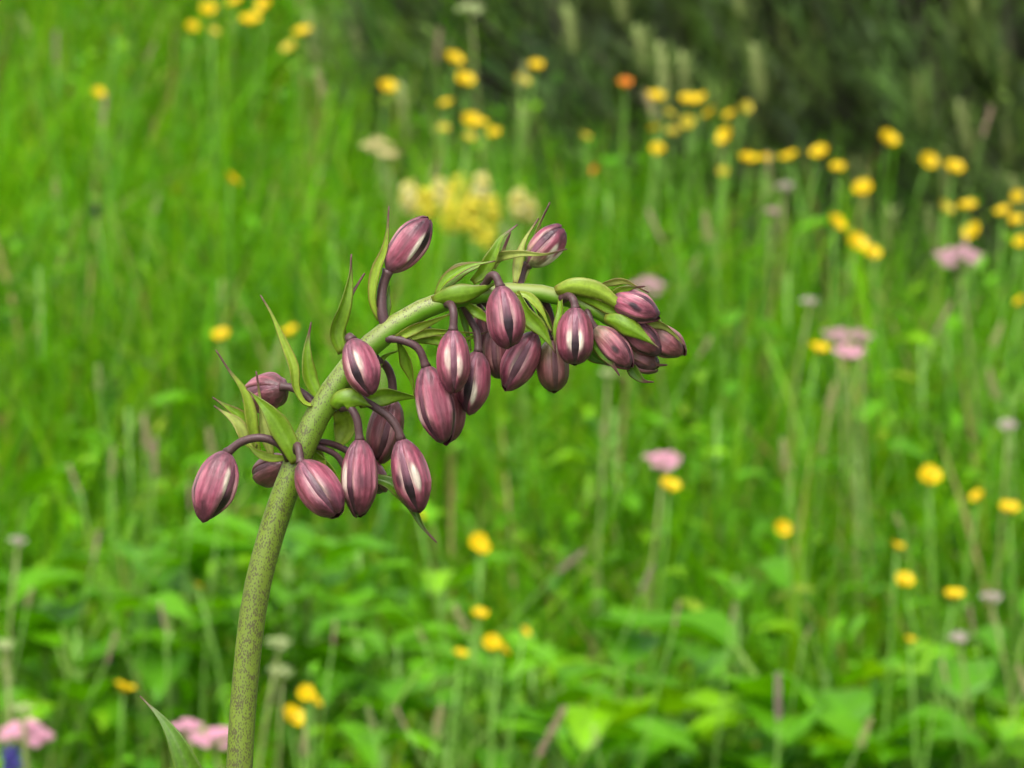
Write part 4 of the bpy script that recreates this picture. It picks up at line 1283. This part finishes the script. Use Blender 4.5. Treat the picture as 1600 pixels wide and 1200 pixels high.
bract([(738, 440, 4), (756, 424, -2), (772, 396, -6), (784, 372, -6), (809, 351, -4)], 24, 10, -30, fold=.55, shape=.35, tone=0, tipb=.78, brown=.5)
bract([(740, 436, 14), (770, 404, 10), (810, 395, -20), (850, 397, -34), (886, 389, -32)], 19, 15, 35, fold=.5, shape=.3, tone=3, tipb=.82, brown=.4)
bract([(772, 420, 20), (782, 400, 18), (790, 380, 16), (798, 362, 14)], 9, 20, 30, fold=.5, tone=3, tipb=.5, brown=.6)
bract([(806, 444, 0), (812, 410, 2), (822, 374, 4), (842, 341, 6)], 18, -25, -40, fold=.6, shape=.35, tone=3, tipb=.82, brown=.6)
bract([(814, 446, 12), (826, 398, 20), (842, 352, 22), (859, 316, 22)], 15, 30, 45, fold=.6, shape=.35, tone=3, tipb=.72, brown=.7)
bract([(808, 456, -14), (822, 488, -20), (846, 514, -24), (868, 552, -26)], 27, 25, 15, fold=.4, shape=.5, tone=0, tipb=.86, brown=.4, bw=.4)
bract([(806, 458, -12), (826, 464, -18), (846, 488, -20), (862, 520, -20)], 15, -25, -30, fold=.5, shape=.45, tone=1, tipb=.95, brown=.5)
bract([(838, 466, 4), (846, 484, 8), (858, 506, 10), (866, 530, 10)], 18, 25, 10, fold=.4, shape=.45, tone=2, tipb=.95, brown=.8)
bract([(876, 460, -14), (876, 490, -20), (868, 515, -22), (868, 552, -22)], 14, 30, 40, fold=.5, shape=.3, tone=0, tipb=.75, brown=.7)
bract([(725, 474, -2), (742, 484, -6), (762, 500, -8), (776, 516, -8)], 18, 25, 15, fold=.4, shape=.4, tone=0, tipb=1.0, brown=.6)
bract([(718, 476, 14), (726, 500, 20), (732, 524, 20), (736, 548, 20)], 14, 20, 30, fold=.4, shape=.4, tone=2, tipb=1.0, brown=.6)
# bracts of the drooping tip
bract([(868, 455, -16), (898, 448, -28), (938, 458, -32), (970, 478, -32), (1012, 494, -28)], 32, 25, 5, fold=-.3, shape=.42, tone=1, tipb=.85, brown=.45, bw=.45)
bract([(892, 462, -8), (930, 472, -14), (972, 490, -18), (1020, 499, -20)], 18, 30, 20, fold=.4, shape=.45, tone=0, tipb=.9, brown=.8)
bract([(930, 450, 10), (950, 441, 6), (974, 438, 2), (1000, 450, -2), (1014, 457, -4)], 13, 35, 50, fold=.5, shape=.4, tone=3, tipb=.85, brown=.7)
bract([(950, 470, -20), (964, 456, -26), (984, 450, -30), (1008, 447, -30)], 16, 30, 20, fold=.5, shape=.4, tone=0, tipb=.72, brown=.6)
bract([(944, 498, -20), (964, 503, -32), (992, 517, -36), (1030, 544, -34)], 31, 5, 10, fold=-.35, shape=.42, tone=0, tipb=.86, brown=.4, bw=.45)
bract([(1004, 506, -2), (1030, 506, -8), (1050, 518, -10), (1071, 541, -10)], 16, 35, 40, fold=.5, shape=.4, tone=3, tipb=.82, brown=.6)
bract([(924, 530, -22), (936, 546, -28), (954, 564, -30), (968, 587, -30)], 18, 10, 30, fold=.4, shape=.45, tone=2, tipb=.66, brown=.7)
bract([(916, 534, 6), (926, 556, 8), (942, 566, 8), (956, 572, 6)], 18, 25, 10, fold=.4, shape=.45, tone=2, tipb=.8, brown=.9)
bract([(980, 560, 6), (990, 578, 4), (1004, 594, 2), (1022, 597, 0)], 19, 20, 20, fold=.4, shape=.4, tone=2, tipb=.66, brown=.5)
bract([(1000, 560, 14), (1014, 568, 14), (1028, 570, 12), (1043, 570, 10)], 11, 20, 20, fold=.4, shape=.35, tone=2, tipb=.45, brown=.8)
bract([(1008, 500, 10), (1024, 494, 8), (1034, 504, 4)], 9, 20, 20, fold=.4, tone=0, tipb=1.0, brown=.4)


# leaf whorl of the lily, just below the picture: only one tip reaches into it
def stem_leaf(pts, width, roll, roll1, tone=2):
    bract(pts, width, roll, roll1, fold=.35, shape=.42, bw=.3, tone=tone, tipb=.975, brown=.15)
    lily.children[-1].name = 'leaf'


stem_leaf([(366, 1405, -10), (330, 1320, -60), (288, 1190, -90), (258, 1130, -80), (219, 1088, -60)], 70, 20, 5, 2)
bpy.context.view_layer.update()
last = [o for o in lily.children if o.name.startswith('bract')]
for pts, w in [([(372, 1410, -10), (480, 1400, -80), (620, 1450, -160), (740, 1560, -200)], 90), ([(360, 1410, 10), (260, 1400, 100), (120, 1440, 220), (20, 1530, 300)], 90), ([(372, 1410, 20), (440, 1390, 160), (520, 1420, 330), (580, 1500, 430)], 90),
               ([(366, 1415, -20), (350, 1420, -180), (330, 1490, -340), (310, 1600, -430)], 90)]:
    stem_leaf(pts, w, 75, 75)
